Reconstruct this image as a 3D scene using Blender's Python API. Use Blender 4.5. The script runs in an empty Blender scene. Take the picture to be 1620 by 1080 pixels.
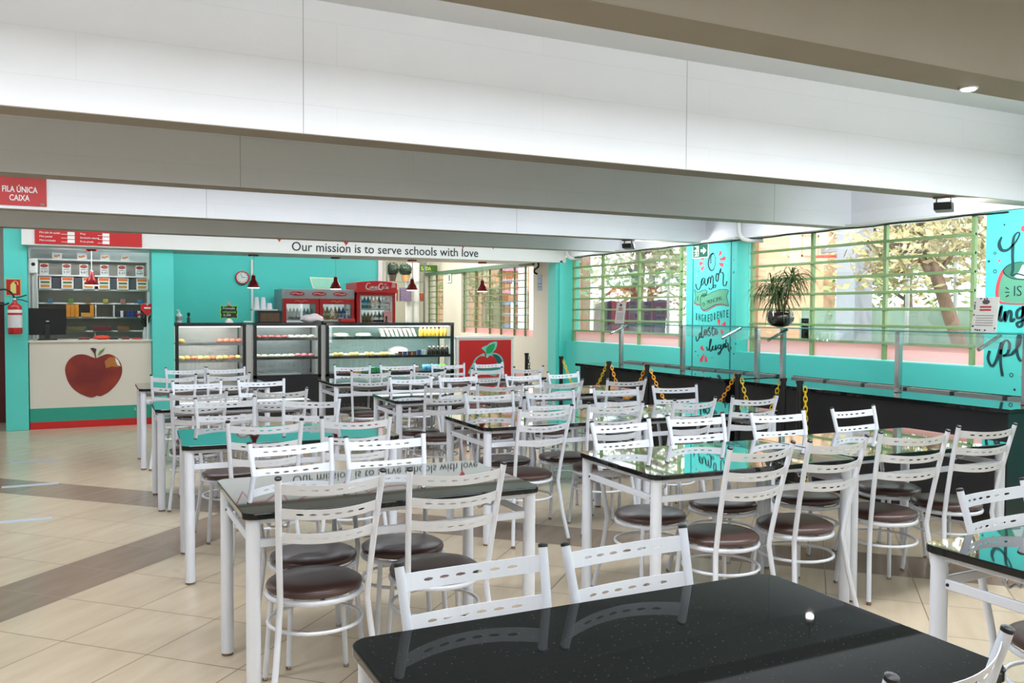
import bpy, bmesh, math, random
from mathutils import Vector, Matrix, Euler
R = math.radians
random.seed(7)
SC = bpy.context.scene
COL = SC.collection

# ------------------------------------------------------------------ camera, sky, sun, exposure
cam = bpy.data.objects.new('camera', bpy.data.cameras.new('camera'))
COL.objects.link(cam)
cam.location = (0, 0, 1.5)
cam.rotation_euler = (Matrix.Rotation(-R(26.2986), 4, 'Z') @ Matrix.Rotation(R(90 - 1.9271), 4, 'X') @ Matrix.Rotation(R(0.2694), 4, 'Z')).to_euler()
cam.data.sensor_width = 36.0
cam.data.lens = 1386.56 / 1620 * 36
cam.data.clip_start = 0.05
SC.camera = cam

world = bpy.data.worlds.new('overcast_sky')
SC.world = world
world.use_nodes = True
wn = world.node_tree.nodes
wn['Background'].inputs[0].default_value = (0.93, 0.97, 1.0, 1)
wn['Background'].inputs[1].default_value = 5.5

sun = bpy.data.objects.new('sun', bpy.data.lights.new('sun', 'SUN'))
COL.objects.link(sun)
sun.data.energy = 5.0
sun.data.angle = R(3)
sun.data.color = (1.0, 0.95, 0.86)
sun.rotation_euler = Vector((0.45, 0.35, -0.82)).to_track_quat('-Z', 'Y').to_euler()

SC.view_settings.view_transform = 'Standard'
SC.view_settings.look = 'None'
SC.view_settings.gamma = 1
SC.view_settings.use_curve_mapping = False
SC.view_settings.exposure = 0.05
SC.cycles.max_bounces = 8
SC.cycles.transparent_max_bounces = 16
SC.cycles.caustics_reflective = False
SC.cycles.caustics_refractive = False
SC.cycles.sample_clamp_indirect = 6.0


def area_lamp(name, loc, sx, sy, power, color=(1, 1, 1), rot=(0, 0, 0)):
    l = bpy.data.lights.new(name, 'AREA')
    l.shape = 'RECTANGLE'
    l.size, l.size_y = sx, sy
    l.energy = power
    l.color = color
    o = bpy.data.objects.new(name, l)
    COL.objects.link(o)
    o.location = loc
    o.rotation_euler = rot
    return o

COOL = (0.885, 0.945, 1.0)
# ceiling lamps between the beams (they hang above the beams' lower edges) and in the kitchen, plus added fills
for ly, lw in ((3.05, 156), (7.35, 130), (11.55, 62)):
    area_lamp('bay_lamp_light', (2.0, ly, 2.72), 9.6, 0.25, lw, COOL)
    area_lamp('bay_lamp_uplight', (2.0, ly, 2.73), 9.6, 0.25, lw * 0.75, COOL, (R(180), 0, 0))
area_lamp('rear_fill_light', (1.6, 0.85, 2.33), 4.6, 0.25, 50, COOL, (R(12), 0, 0))  # added fill for the near chairs, stands for no fixture
area_lamp('kitchen_area_light', (3.2, 14.2, 2.9), 5.0, 0.4, 50, COOL)
area_lamp('kitchen_area_light', (5.9, 15.8, 2.9), 0.4, 3.0, 75, (1, 0.97, 0.92))  # added fill that brightens the cream walls of the far room
area_lamp('kitchen_area_light', (0.17, 13.35, 2.31), 1.0, 0.25, 13, COOL, (R(35), 0, 0))  # added fill aimed at the snack shelf, no fixture under the soffit
for cx, cw in ((1.605, 0.8), (2.635, 0.8), (4.167, 1.8)):
    for cz, ce in ((1.27, 6.0), (1.03 if cx < 2 else 1.09, 5.5), (0.80, 4.5)):
        area_lamp('case_area_light', (cx, 12.53, cz), cw, 0.04, ce * cw, (1, 1, 0.97), (R(18), 0, 0))  # top one is the case lamp, shelf-level ones are added fill


# ------------------------------------------------------------------ helpers
def lin(c):
    c = c / 255
    return c / 12.92 if c <= 0.04045 else ((c + 0.055) / 1.055) ** 2.4


def rgb(r, g, b):
    return (lin(r), lin(g), lin(b), 1)


MATS = {}


def mat(name, col, rough=0.5, metal=0.0, spec=0.5, var=0.06, scale=8.0, bump=0.0, emit=0.0, coat=0.0, trans=0.0):
    """principled material with a procedural colour variation"""
    if name in MATS:
        return MATS[name]
    m = bpy.data.materials.new(name)
    m.use_nodes = True
    nt = m.node_tree
    b = nt.nodes['Principled BSDF']
    b.inputs['Roughness'].default_value = rough
    b.inputs['Metallic'].default_value = metal
    b.inputs['Specular IOR Level'].default_value = spec
    b.inputs['Coat Weight'].default_value = coat
    if trans:
        b.inputs['Transmission Weight'].default_value = trans
    c = rgb(*col)
    tc = nt.nodes.new('ShaderNodeTexCoord')
    nz = nt.nodes.new('ShaderNodeTexNoise')
    nz.inputs['Scale'].default_value = scale
    nz.inputs['Detail'].default_value = 4
    nt.links.new(tc.outputs['Object'], nz.inputs['Vector'])
    mx = nt.nodes.new('ShaderNodeMix')
    mx.data_type = 'RGBA'
    mx.inputs[6].default_value = tuple(max(0, v * (1 - var)) for v in c[:3]) + (1,)
    mx.inputs[7].default_value = tuple(min(1, v * (1 + var)) for v in c[:3]) + (1,)
    nt.links.new(nz.outputs['Fac'], mx.inputs[0])
    nt.links.new(mx.outputs[2], b.inputs['Base Color'])
    if emit:
        b.inputs['Emission Color'].default_value = c
        b.inputs['Emission Strength'].default_value = emit
    if bump:
        bp = nt.nodes.new('ShaderNodeBump')
        bp.inputs['Strength'].default_value = bump
        bp.inputs['Distance'].default_value = 0.01
        nt.links.new(nz.outputs['Fac'], bp.inputs['Height'])
        nt.links.new(bp.outputs['Normal'], b.inputs['Normal'])
    MATS[name] = m
    return m


def glass_mat(name, tint=(1, 1, 1), gloss=0.12, amount=0.6):
    m = bpy.data.materials.new(name)
    m.use_nodes = True
    nt = m.node_tree
    nt.nodes.clear()
    o = nt.nodes.new('ShaderNodeOutputMaterial')
    t = nt.nodes.new('ShaderNodeBsdfTransparent')
    t.inputs[0].default_value = (*tint, 1)
    g = nt.nodes.new('ShaderNodeBsdfGlossy')
    g.inputs['Roughness'].default_value = 0.02
    lw = nt.nodes.new('ShaderNodeLayerWeight')
    lw.inputs[0].default_value = 0.25
    mm = nt.nodes.new('ShaderNodeMath')
    mm.operation = 'MULTIPLY_ADD'
    mm.inputs[1].default_value = amount
    mm.inputs[2].default_value = gloss * 0.3
    nt.links.new(lw.outputs['Fresnel'], mm.inputs[0])
    mx = nt.nodes.new('ShaderNodeMixShader')
    nt.links.new(mm.outputs[0], mx.inputs[0])
    nt.links.new(t.outputs[0], mx.inputs[1])
    nt.links.new(g.outputs[0], mx.inputs[2])
    nt.links.new(mx.outputs[0], o.inputs[0])
    return m


class MB:
    """collects shapes, links them as ONE mesh object"""
    def __init__(s):
        s.v, s.f, s.mi, s.m = [], [], [], 0

    def add(s, verts, faces):
        n = len(s.v)
        s.v += [tuple(p) for p in verts]
        s.f += [tuple(i + n for i in f) for f in faces]
        s.mi += [s.m] * len(faces)
        return s

    def box(s, x0, x1, y0, y1, z0, z1):
        v = [(x, y, z) for x in (x0, x1) for y in (y0, y1) for z in (z0, z1)]
        return s.add(v, [(0, 1, 3, 2), (4, 6, 7, 5), (0, 4, 5, 1), (2, 3, 7, 6), (0, 2, 6, 4), (1, 5, 7, 3)])

    def rbox(s, cx, cy, z0, lx, ly, lz, yaw=0):
        c, n = math.cos(yaw), math.sin(yaw)
        v = []
        for x in (-lx / 2, lx / 2):
            for y in (-ly / 2, ly / 2):
                for z in (z0, z0 + lz):
                    v.append((cx + c * x - n * y, cy + n * x + c * y, z))
        return s.add(v, [(0, 1, 3, 2), (4, 6, 7, 5), (0, 4, 5, 1), (2, 3, 7, 6), (0, 2, 6, 4), (1, 5, 7, 3)])

    def tube(s, pts, r, n=10, closed=False, caps=True):
        pts = [Vector(p) for p in pts]
        k = len(pts)
        rs = r if isinstance(r, (list, tuple)) else [r] * k
        tang = []
        for i in range(k):
            a = pts[(i - 1) % k] if (i or closed) else pts[i]
            b = pts[(i + 1) % k] if (i < k - 1 or closed) else pts[i]
            tang.append((b - a).normalized())
        up = Vector((0, 0, 1)) if abs(tang[0].z) < 0.9 else Vector((1, 0, 0))
        nrm = (up - tang[0] * up.dot(tang[0])).normalized()
        V = []
        for i in range(k):
            t = tang[i]
            nrm = (nrm - t * nrm.dot(t)).normalized()
            bi = t.cross(nrm)
            for j in range(n):
                a = 2 * math.pi * j / n
                V.append(pts[i] + (nrm * math.cos(a) + bi * math.sin(a)) * rs[i])
        F = []
        for i in range(k if closed else k - 1):
            for j in range(n):
                a, b = i * n + j, i * n + (j + 1) % n
                c, d = ((i + 1) % k) * n + (j + 1) % n, ((i + 1) % k) * n + j
                F.append((a, b, c, d))
        if caps and not closed:
            F.append(tuple(range(n))[::-1])
            F.append(tuple((k - 1) * n + j for j in range(n)))
        return s.add(V, F)

    def lathe(s, prof, cx=0, cy=0, cz=0, n=16):
        V, F = [], []
        for r, z in prof:
            for j in range(n):
                a = 2 * math.pi * j / n
                V.append((cx + r * math.cos(a), cy + r * math.sin(a), cz + z))
        for i in range(len(prof) - 1):
            for j in range(n):
                a, b = i * n + j, i * n + (j + 1) % n
                F.append((a, b, b + n, a + n))
        F.append(tuple(range(n))[::-1])
        F.append(tuple((len(prof) - 1) * n + j for j in range(n)))
        return s.add(V, F)

    def prism(s, poly, to3, d0, d1):
        """poly: 2-D outline, to3(a, b, d) -> 3-D point"""
        n = len(poly)
        V = [to3(a, b, d0) for a, b in poly] + [to3(a, b, d1) for a, b in poly]
        F = [tuple(range(n)), tuple(range(2 * n - 1, n - 1, -1))]
        F += [(i, i + n, (i + 1) % n + n, (i + 1) % n) for i in range(n)]
        return s.add(V, F)

    def stroke(s, pts, w, to3, d0, d1, smooth=True):
        """a painted line of width w along 2-D points"""
        if smooth:
            pts = spline(pts)
        P = [Vector(p) for p in pts]
        k = len(P)
        ws = w if isinstance(w, (list, tuple)) else None
        L, Rr = [], []
        for i in range(k):
            t = (P[min(i + 1, k - 1)] - P[max(i - 1, 0)])
            t = t.normalized() if t.length else Vector((1, 0))
            nn = Vector((-t.y, t.x))
            if ws:
                x = i / (k - 1) * (len(ws) - 1)
                q = int(min(x, len(ws) - 2))
                ww = ws[q] + (ws[q + 1] - ws[q]) * (x - q)
            else:
                ww = w * (0.55 + 0.75 * abs(t.y)) if smooth else w
            L.append(P[i] + nn * ww / 2)
            Rr.append(P[i] - nn * ww / 2)
        V, F = [], []
        for d in (d0, d1):
            V += [to3(p.x, p.y, d) for p in L] + [to3(p.x, p.y, d) for p in Rr]
        m = 2 * k
        for i in range(k - 1):
            F += [(i, i + 1, k + i + 1, k + i), (m + i, m + k + i, m + k + i + 1, m + i + 1),
                  (i, m + i, m + i + 1, i + 1), (k + i, k + i + 1, m + k + i + 1, m + k + i)]
        F += [(0, k, m + k, m), (k - 1, m + k - 1, m + 2 * k - 1, 2 * k - 1)]
        return s.add(V, F)

    def mesh(s, name, mats, smooth=35, bevel=0.0, seg=2):
        me = bpy.data.meshes.new(name)
        me.from_pydata(s.v, [], s.f)
        mats = mats if isinstance(mats, (list, tuple)) else [mats]
        for m in mats:
            me.materials.append(m)
        for p, i in zip(me.polygons, s.mi):
            p.material_index = i
        bm = bmesh.new()
        bm.from_mesh(me)
        bmesh.ops.recalc_face_normals(bm, faces=bm.faces)
        if bevel:
            ed = [e for e in bm.edges if len(e.link_faces) == 2 and e.calc_face_angle(0) > R(40)]
            bmesh.ops.bevel(bm, geom=ed, offset=bevel, segments=seg, profile=0.6, affect='EDGES', clamp_overlap=True)
        bm.to_mesh(me)
        bm.free()
        if bevel and smooth:
            smooth = 0
        if smooth:
            me.polygons.foreach_set('use_smooth', [True] * len(me.polygons))
            me.set_sharp_from_angle(angle=R(smooth))
        return me

    def build(s, name, mats, parent=None, smooth=35, bevel=0.0, seg=2):
        return link(name, s.mesh(name, mats, smooth, bevel, seg), parent)


def link(name, me, parent=None):
    o = bpy.data.objects.new(name, me)
    COL.objects.link(o)
    if parent:
        o.parent = parent
    return o


def spline(pts, n=6):
    out = []
    P = [Vector(p) for p in pts]
    for i in range(len(P) - 1):
        a, b, c, d = P[max(i - 1, 0)], P[i], P[i + 1], P[min(i + 2, len(P) - 1)]
        for k in range(n):
            t = k / n
            out.append(0.5 * ((2 * b) + (c - a) * t + (2 * a - 5 * b + 4 * c - d) * t * t + (3 * b - a - 3 * c + d) * t ** 3))
    out.append(P[-1])
    return out


def tag(o, label=None, cat=None, group=None, kind=None):
    if label:
        o['label'] = label
    if cat:
        o['category'] = cat
    if group:
        o['group'] = group
    if kind:
        o['kind'] = kind
    return o


def empty(name, loc=(0, 0, 0), rz=0.0, label=None, cat=None, group=None):
    o = bpy.data.objects.new(name, None)
    COL.objects.link(o)
    o.empty_display_size = 0.1
    o.location = loc
    o.rotation_euler = (0, 0, rz)
    return tag(o, label, cat, group)


def copy_tree(o, parent=None):
    c = o.copy()
    COL.objects.link(c)
    if parent:
        c.parent = parent
    for ch in list(o.children):
        copy_tree(ch, c)
    return c


def struct(o):
    o['kind'] = 'structure'
    return o


def text(name, body, m, size, to_loc, rot, parent=None, sx=1.0, align='LEFT', ext=0.0015, fit=None, bold=0.0):
    """lettering as a mesh; fit = wanted width in metres"""
    cu = bpy.data.curves.new(name, 'FONT')
    cu.body = body
    cu.size = size
    cu.extrude = ext
    cu.offset = bold
    cu.align_x = align
    cu.resolution_u = 3
    tmp = bpy.data.objects.new(name, cu)
    COL.objects.link(tmp)
    me = bpy.data.meshes.new_from_object(tmp)
    COL.objects.unlink(tmp)
    bpy.data.objects.remove(tmp)
    if fit:
        xs = [v.co.x for v in me.vertices]
        sx = fit / (max(xs) - min(xs))
    for v in me.vertices:
        v.co.x *= sx
    me.materials.clear()
    me.materials.append(m)
    o = link(name, me, parent)
    o.location = to_loc
    o.rotation_euler = rot
    return o


FRONT = (R(90), 0, 0)            # lettering on a wall that faces -Y
SIDE = (R(90), 0, R(-90))        # lettering on a wall that faces -X


# ------------------------------------------------------------------ materials
def floor_material():
    m = bpy.data.materials.new('floor_tiles')
    m.use_nodes = True
    nt = m.node_tree
    N, Lk = nt.nodes, nt.links
    b = N['Principled BSDF']
    tc = N.new('ShaderNodeTexCoord')
    sp = N.new('ShaderNodeSeparateXYZ')
    Lk.new(tc.outputs['Object'], sp.inputs[0])

    def math_(op, a, bb=None, c=None):
        n = N.new('ShaderNodeMath')
        n.operation = op
        for i, x in enumerate((a, bb, c)):
            if x is None:
                continue
            if isinstance(x, (int, float)):
                n.inputs[i].default_value = x
            else:
                Lk.new(x, n.inputs[i])
        return n.outputs[0]
    u = math_('ADD', sp.outputs[0], sp.outputs[1])
    v = math_('SUBTRACT', sp.outputs[1], sp.outputs[0])
    T = 0.665
    us, vs = math_('DIVIDE', math_('SUBTRACT', u, 5.0), T), math_('DIVIDE', math_('SUBTRACT', v, 4.5), T)
    uf, vf = math_('FRACT', us), math_('FRACT', vs)

    def near(f):
        d = math_('ABSOLUTE', math_('SUBTRACT', f, 0.5))
        return math_('GREATER_THAN', d, 0.494)
    line = math_('MAXIMUM', near(uf), near(vf))
    band = math_('MAXIMUM',
                 math_('MULTIPLY', math_('GREATER_THAN', v, 5.165), math_('LESS_THAN', v, 5.83)),
                 math_('MULTIPLY', math_('GREATER_THAN', u, 7.66), math_('LESS_THAN', u, 8.325)))
    cb = N.new('ShaderNodeCombineXYZ')
    Lk.new(math_('FLOOR', us), cb.inputs[0])
    Lk.new(math_('FLOOR', vs), cb.inputs[1])
    wnz = N.new('ShaderNodeTexWhiteNoise')
    Lk.new(cb.outputs[0], wnz.inputs['Vector'])
    cv = N.new('ShaderNodeCombineXYZ')
    Lk.new(math_('MULTIPLY', u, 1.6), cv.inputs[0])
    Lk.new(math_('MULTIPLY', v, 9.0), cv.inputs[1])
    Lk.new(math_('MULTIPLY', wnz.outputs['Value'], 20.0), cv.inputs[2])
    nz = N.new('ShaderNodeTexNoise')
    nz.inputs['Scale'].default_value = 1.0
    nz.inputs['Detail'].default_value = 6
    Lk.new(cv.outputs[0], nz.inputs['Vector'])

    def mix(f, a, bcol):
        n = N.new('ShaderNodeMix')
        n.data_type = 'RGBA'
        for i, x in ((0, f), (6, a), (7, bcol)):
            if isinstance(x, tuple):
                n.inputs[i].default_value = x
            else:
                Lk.new(x, n.inputs[i])
        return n.outputs[2]
    light = mix(nz.outputs['Fac'], rgb(181, 163, 139), rgb(202, 185, 160))
    dark = mix(nz.outputs['Fac'], rgb(122, 104, 88), rgb(150, 131, 113))
    base = mix(band, light, dark)
    Lk.new(mix(line, base, rgb(112, 92, 74)), b.inputs['Base Color'])
    rr = math_('MULTIPLY_ADD', nz.outputs['Fac'], 0.12, 0.16)
    Lk.new(math_('ADD', rr, math_('MULTIPLY', line, 0.4)), b.inputs['Roughness'])
    b.inputs['Specular IOR Level'].default_value = 0.5
    return m


def beam_material():
    m = mat('white_beam_paint', (231, 232, 236), 0.34, var=0.03, scale=3.0)
    nt = m.node_tree
    b = nt.nodes['Principled BSDF']
    tc = nt.nodes.new('ShaderNodeTexCoord')
    mp = nt.nodes.new('ShaderNodeMapping')
    mp.inputs['Scale'].default_value = (1.0, 1.0, 7.0)
    nt.links.new(tc.outputs['Object'], mp.inputs[0])
    nz = nt.nodes.new('ShaderNodeTexNoise')
    nz.inputs['Scale'].default_value = 2.2
    nz.inputs['Detail'].default_value = 9
    nz.inputs['Roughness'].default_value = 0.62
    nt.links.new(mp.outputs[0], nz.inputs['Vector'])
    # board joints of the formwork
    mp2 = nt.nodes.new('ShaderNodeMapping')
    mp2.inputs['Rotation'].default_value = (R(90), 0, 0)
    nt.links.new(tc.outputs['Object'], mp2.inputs[0])
    br = nt.nodes.new('ShaderNodeTexBrick')
    br.inputs['Scale'].default_value = 1.0
    br.inputs['Brick Width'].default_value = 2.35
    br.inputs['Row Height'].default_value = 0.21
    br.inputs['Mortar Size'].default_value = 0.0025
    br.inputs['Color1'].default_value = (1, 1, 1, 1)
    br.inputs['Color2'].default_value = (0.97, 0.97, 0.97, 1)
    br.inputs['Mortar'].default_value = (0.6, 0.6, 0.6, 1)
    nt.links.new(mp2.outputs[0], br.inputs['Vector'])
    ad = nt.nodes.new('ShaderNodeMath')
    ad.operation = 'MULTIPLY_ADD'
    ad.inputs[1].default_value = 0.5
    nt.links.new(nz.outputs['Fac'], ad.inputs[0])
    nt.links.new(br.outputs['Color'], ad.inputs[2])
    bp = nt.nodes.new('ShaderNodeBump')
    bp.inputs['Strength'].default_value = 0.35
    bp.inputs['Distance'].default_value = 0.012
    nt.links.new(ad.outputs[0], bp.inputs['Height'])
    nt.links.new(bp.outputs['Normal'], b.inputs['Normal'])
    old = b.inputs['Base Color'].links[0].from_socket
    ml = nt.nodes.new('ShaderNodeMix')
    ml.data_type, ml.blend_type = 'RGBA', 'MULTIPLY'
    ml.inputs[0].default_value = 0.13
    nt.links.new(old, ml.inputs[6])
    nt.links.new(br.outputs['Color'], ml.inputs[7])
    nt.links.new(ml.outputs[2], b.inputs['Base Color'])
    return m


def granite_material():
    m = bpy.data.materials.new('black_granite')
    m.use_nodes = True
    nt = m.node_tree
    b = nt.nodes['Principled BSDF']
    tc = nt.nodes.new('ShaderNodeTexCoord')
    vo = nt.nodes.new('ShaderNodeTexVoronoi')
    vo.inputs['Scale'].default_value = 70
    nt.links.new(tc.outputs['Object'], vo.inputs['Vector'])
    cr = nt.nodes.new('ShaderNodeValToRGB')
    cr.color_ramp.elements[0].position = 0.0
    cr.color_ramp.elements[0].color = rgb(74, 76, 74)
    cr.color_ramp.elements[1].position = 0.14
    cr.color_ramp.elements[1].color = rgb(24, 26, 26)
    nt.links.new(vo.outputs['Distance'], cr.inputs[0])
    nt.links.new(cr.outputs[0], b.inputs['Base Color'])
    # polished stone: a steep rise of the mirror share towards grazing angles
    b.inputs['Roughness'].default_value = 0.35
    b.inputs['Specular IOR Level'].default_value = 0.0
    gl = nt.nodes.new('ShaderNodeBsdfGlossy')
    gl.inputs['Roughness'].default_value = 0.025
    lw = nt.nodes.new('ShaderNodeLayerWeight')
    lw.inputs[0].default_value = 0.5
    fr = nt.nodes.new('ShaderNodeValToRGB')
    e = fr.color_ramp.elements
    e[0].position, e[0].color = 0.0, (0.035, 0.035, 0.035, 1)
    e[1].position, e[1].color = 1.0, (1, 1, 1, 1)
    for p, v in ((0.55, 0.045), (0.68, 0.085), (0.75, 0.30), (0.80, 0.76), (0.88, 0.88)):
        q = e.new(p)
        q.color = (v, v, v, 1)
    mx = nt.nodes.new('ShaderNodeMixShader')
    nt.links.new(lw.outputs['Facing'], fr.inputs[0])
    nt.links.new(fr.outputs[0], mx.inputs[0])
    nt.links.new(b.outputs[0], mx.inputs[1])
    nt.links.new(gl.outputs[0], mx.inputs[2])
    nt.links.new(mx.outputs[0], nt.nodes['Material Output'].inputs[0])
    return m


M_FLOOR = floor_material()
M_BEAM = beam_material()
M_GRANITE = granite_material()
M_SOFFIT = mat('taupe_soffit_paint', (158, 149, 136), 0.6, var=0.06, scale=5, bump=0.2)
M_CEIL = mat('ceiling_paint', (214, 215, 216), 0.6, var=0.03, scale=2)
M_WHITE = mat('white_metal', (214, 217, 226), 0.32, var=0.02, spec=0.5)
M_SLAT = mat('white_slat_metal', (214, 216, 222), 0.34, var=0.02)
M_CAP = mat('black_plastic', (26, 25, 27), 0.4)
M_SEAT = mat('brown_vinyl', (76, 55, 50), 0.33, var=0.15, scale=14, bump=0.03)
M_TEAL = mat('turquoise_paint', (86, 207, 196), 0.45, var=0.04, scale=2.5)
M_TEALD = mat('turquoise_groove', (22, 120, 118), 0.5)
M_CREAM = mat('cream_wall_paint', (212, 208, 192), 0.55, var=0.03, scale=2)
M_WALLW = mat('white_wall_paint', (222, 222, 218), 0.5, var=0.02, scale=2)
M_GREEN = mat('green_window_steel', (134, 162, 110), 0.45, var=0.08, scale=20)
M_GLASS = glass_mat('window_glass', (0.97, 0.99, 0.98))
M_GLASST = glass_mat('counter_glass', (0.96, 0.99, 0.985), 0.05, 0.25)
M_GLASSC = glass_mat('case_glass', (0.95, 0.985, 0.975), 0.15)
M_BLACK = mat('black_laminate', (26, 26, 30), 0.35, var=0.1)
M_BLACKM = mat('black_metal', (20, 20, 22), 0.35)
M_CHROME = mat('brushed_chrome', (190, 190, 190), 0.16, metal=1.0, var=0.05)
M_STEEL = mat('stainless_steel', (170, 172, 174), 0.3, metal=1.0, var=0.06)
M_RED = mat('red_gloss', (190, 24, 24), 0.35, var=0.05)
M_REDL = mat('red_lacquer', (150, 20, 24), 0.25)
M_YEL = mat('yellow_chain_plastic', (236, 200, 20), 0.4)
M_ORA = mat('orange_chain_plastic', (232, 160, 30), 0.4)
M_INK = mat('mural_ink', (20, 62, 66), 0.6)
M_TXT = mat('black_lettering', (28, 30, 32), 0.5)
M_WTXT = mat('white_lettering', (236, 234, 230), 0.5)
M_MGRN = mat('mural_green', (92, 160, 128), 0.6)
M_MGRD = mat('mural_dark_green', (52, 122, 96), 0.6)
M_MRED = mat('mural_coral', (226, 72, 84), 0.6)
M_PAPER = mat('paper_white', (228, 226, 220), 0.7)
M_PINK = mat('pink_film', (236, 186, 184), 0.5, var=0.03)
M_PEACH = mat('peach_render', (196, 156, 128), 0.8, var=0.06)
M_CONC = mat('pale_concrete', (196, 198, 198), 0.8, var=0.06)
M_TRUNK = mat('bark', (112, 88, 74), 0.9, var=0.25, scale=12)
M_LEAF = mat('tree_leaf', (122, 134, 82), 0.6, var=0.35, scale=3)
M_LEAFY = mat('tree_leaf_autumn', (152, 140, 98), 0.6, var=0.3, scale=3)


# ------------------------------------------------------------------ the room
def slab(name, m, *boxes, bevel=0.0, parent=None):
    b = MB()
    for q in boxes:
        b.box(*q)
    o = b.build(name, m, parent, bevel=bevel)
    if not parent:
        struct(o)
    return o


XR, XW, YH = 7.05, 7.20, 12.30         # right wall face, window plane, header face
slab('floor', M_FLOOR, (-6, 7.35, -4.5, 19, -0.12, 0))
slab('ceiling', M_CEIL, (-6, 7.35, -3, 19, 3.04, 3.2))
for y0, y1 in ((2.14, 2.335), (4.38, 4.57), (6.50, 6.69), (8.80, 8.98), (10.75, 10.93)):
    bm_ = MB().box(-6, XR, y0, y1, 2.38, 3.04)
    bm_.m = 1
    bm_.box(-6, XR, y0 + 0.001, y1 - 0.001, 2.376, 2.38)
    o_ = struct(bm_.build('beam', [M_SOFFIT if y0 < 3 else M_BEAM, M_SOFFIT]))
    for jx in {4.38: (1.007, 3.35), 6.5: (1.044, 6.03), 8.8: (1.10, 4.4)}.get(y0, ()):
        MB().box(jx - 0.002, jx + 0.002, y0 - 0.001, y0 + 0.002, 2.378, 3.04).build('joint', mat('joint_grey', (110, 110, 110) if jx > 6 else (176, 176, 178)), o_)
slab('beam', M_BEAM, (XR, 7.33, -2, 12.3, 2.385, 3.04), bevel=0.004)
tr = slab('trim_1', M_WALLW, (6.97, XR, 4.6, 7.85, 2.375, 2.40), (6.97, XR, 8.2, 11.95, 2.375, 2.40))
slab('wall_left', M_WALLW, (-6.2, -6, -3.6, 19, 0, 3.04))
slab('wall_rear', M_WALLW, (-6.2, 7.33, -3.8, -3.6, 0, 3.04))

# right wall: sill wall, piers, near part
wr = slab('wall_right', M_TEAL, (XR, 7.33, -2, 12.42, 0, 1.035),
          (XR, 7.33, 8.215, 9.183, 1.035, 2.385), (XR, 7.33, 3.98, 5.008, 1.035, 2.385),
          (XR, 7.33, -2, 0.7, 1.035, 2.385), (XR, 7.33, 12.36, 12.42, 1.035, 2.385))
g = MB()
for yy in (9.046, 8.317):
    g.box(XR - 0.004, XR + 0.001, yy - 0.009, yy + 0.009, 0.55, 2.38)
g.build('panel_groove', M_TEALD, wr)


def wall_r(a, b, d):
    return (XR - d, a, b)


# mural on the pier between the windows, and on the near pier
MUR_A={'O':[(8.649,2.237),(8.704,2.216),(8.74,2.146),(8.739,2.082),(8.7,2.033),(8.657,2.031),(8.621,2.077),(8.61,2.156),(8.63,2.22),(8.661,2.238),(8.691,2.208),(8.699,2.16),(8.696,2.112)],'am1':[(8.989,1.868),(8.975,1.823),(8.942,1.794),(8.898,1.821),(8.873,1.878),(8.855,1.926),(8.824,1.937),(8.862,1.926),(8.88,1.886),(8.867,1.853),(8.835,1.868),(8.808,1.932),(8.806,1.876),(8.784,1.843),(8.756,1.874),(8.747,1.93),(8.751,1.866)],'am2':[(8.751,1.866),(8.736,1.93),(8.717,1.945),(8.698,1.921),(8.703,1.869),(8.686,1.936),(8.666,1.96),(8.646,1.927),(8.648,1.855),(8.641,1.815),(8.61,1.815),(8.598,1.838),(8.623,1.847),(8.653,1.816),(8.696,1.793),(8.733,1.81)],'o':[(8.595,1.965),(8.571,1.988),(8.55,1.963),(8.555,1.904),(8.579,1.889),(8.596,1.925),(8.585,1.98)],'r':[(8.552,1.956),(8.523,2.002),(8.505,2.04),(8.513,2.001),(8.474,1.992),(8.456,1.96),(8.46,1.874),(8.448,1.835),(8.412,1.834),(8.389,1.884)],'de':[(8.97,1.201),(8.963,1.152),(8.941,1.144),(8.905,1.194),(8.874,1.248),(8.91,1.231),(8.903,1.194),(8.87,1.203),(8.857,1.326),(8.86,1.228),(8.835,1.188),(8.804,1.241),(8.765,1.275),(8.792,1.288),(8.81,1.253),(8.779,1.226),(8.742,1.279)],'s':[(8.742,1.279),(8.699,1.32),(8.73,1.296),(8.689,1.248),(8.71,1.216),(8.747,1.231)],'te':[(8.644,1.333),(8.657,1.249),(8.632,1.218),(8.611,1.25),(8.567,1.283),(8.588,1.302),(8.606,1.266),(8.581,1.235),(8.542,1.272)],'tx':[(8.674,1.297),(8.6,1.309)],'lu':[(8.757,1.077),(8.737,1.03),(8.701,1.071),(8.668,1.169),(8.695,1.152),(8.7,1.055),(8.672,1.024),(8.637,1.091),(8.638,1.042),(8.601,1.051),(8.583,1.101),(8.583,1.044),(8.553,1.077)],'ga':[(8.505,1.11),(8.541,1.093),(8.529,1.062),(8.493,1.079),(8.486,1.113),(8.485,1.032),(8.515,0.991),(8.536,1.006),(8.468,1.049),(8.422,1.125),(8.451,1.104),(8.445,1.073),(8.41,1.098),(8.403,1.131),(8.395,1.079),(8.374,1.107)],'r2':[(8.385,1.181),(8.393,1.138),(8.357,1.131),(8.35,1.069),(8.326,1.037),(8.298,1.091)],'red1':[(9.017,1.623),(8.952,1.596),(8.887,1.596)],'red2':[(8.88,1.569),(8.816,1.523),(8.747,1.531),(8.612,1.583),(8.503,1.597),(8.351,1.583)]}
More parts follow.
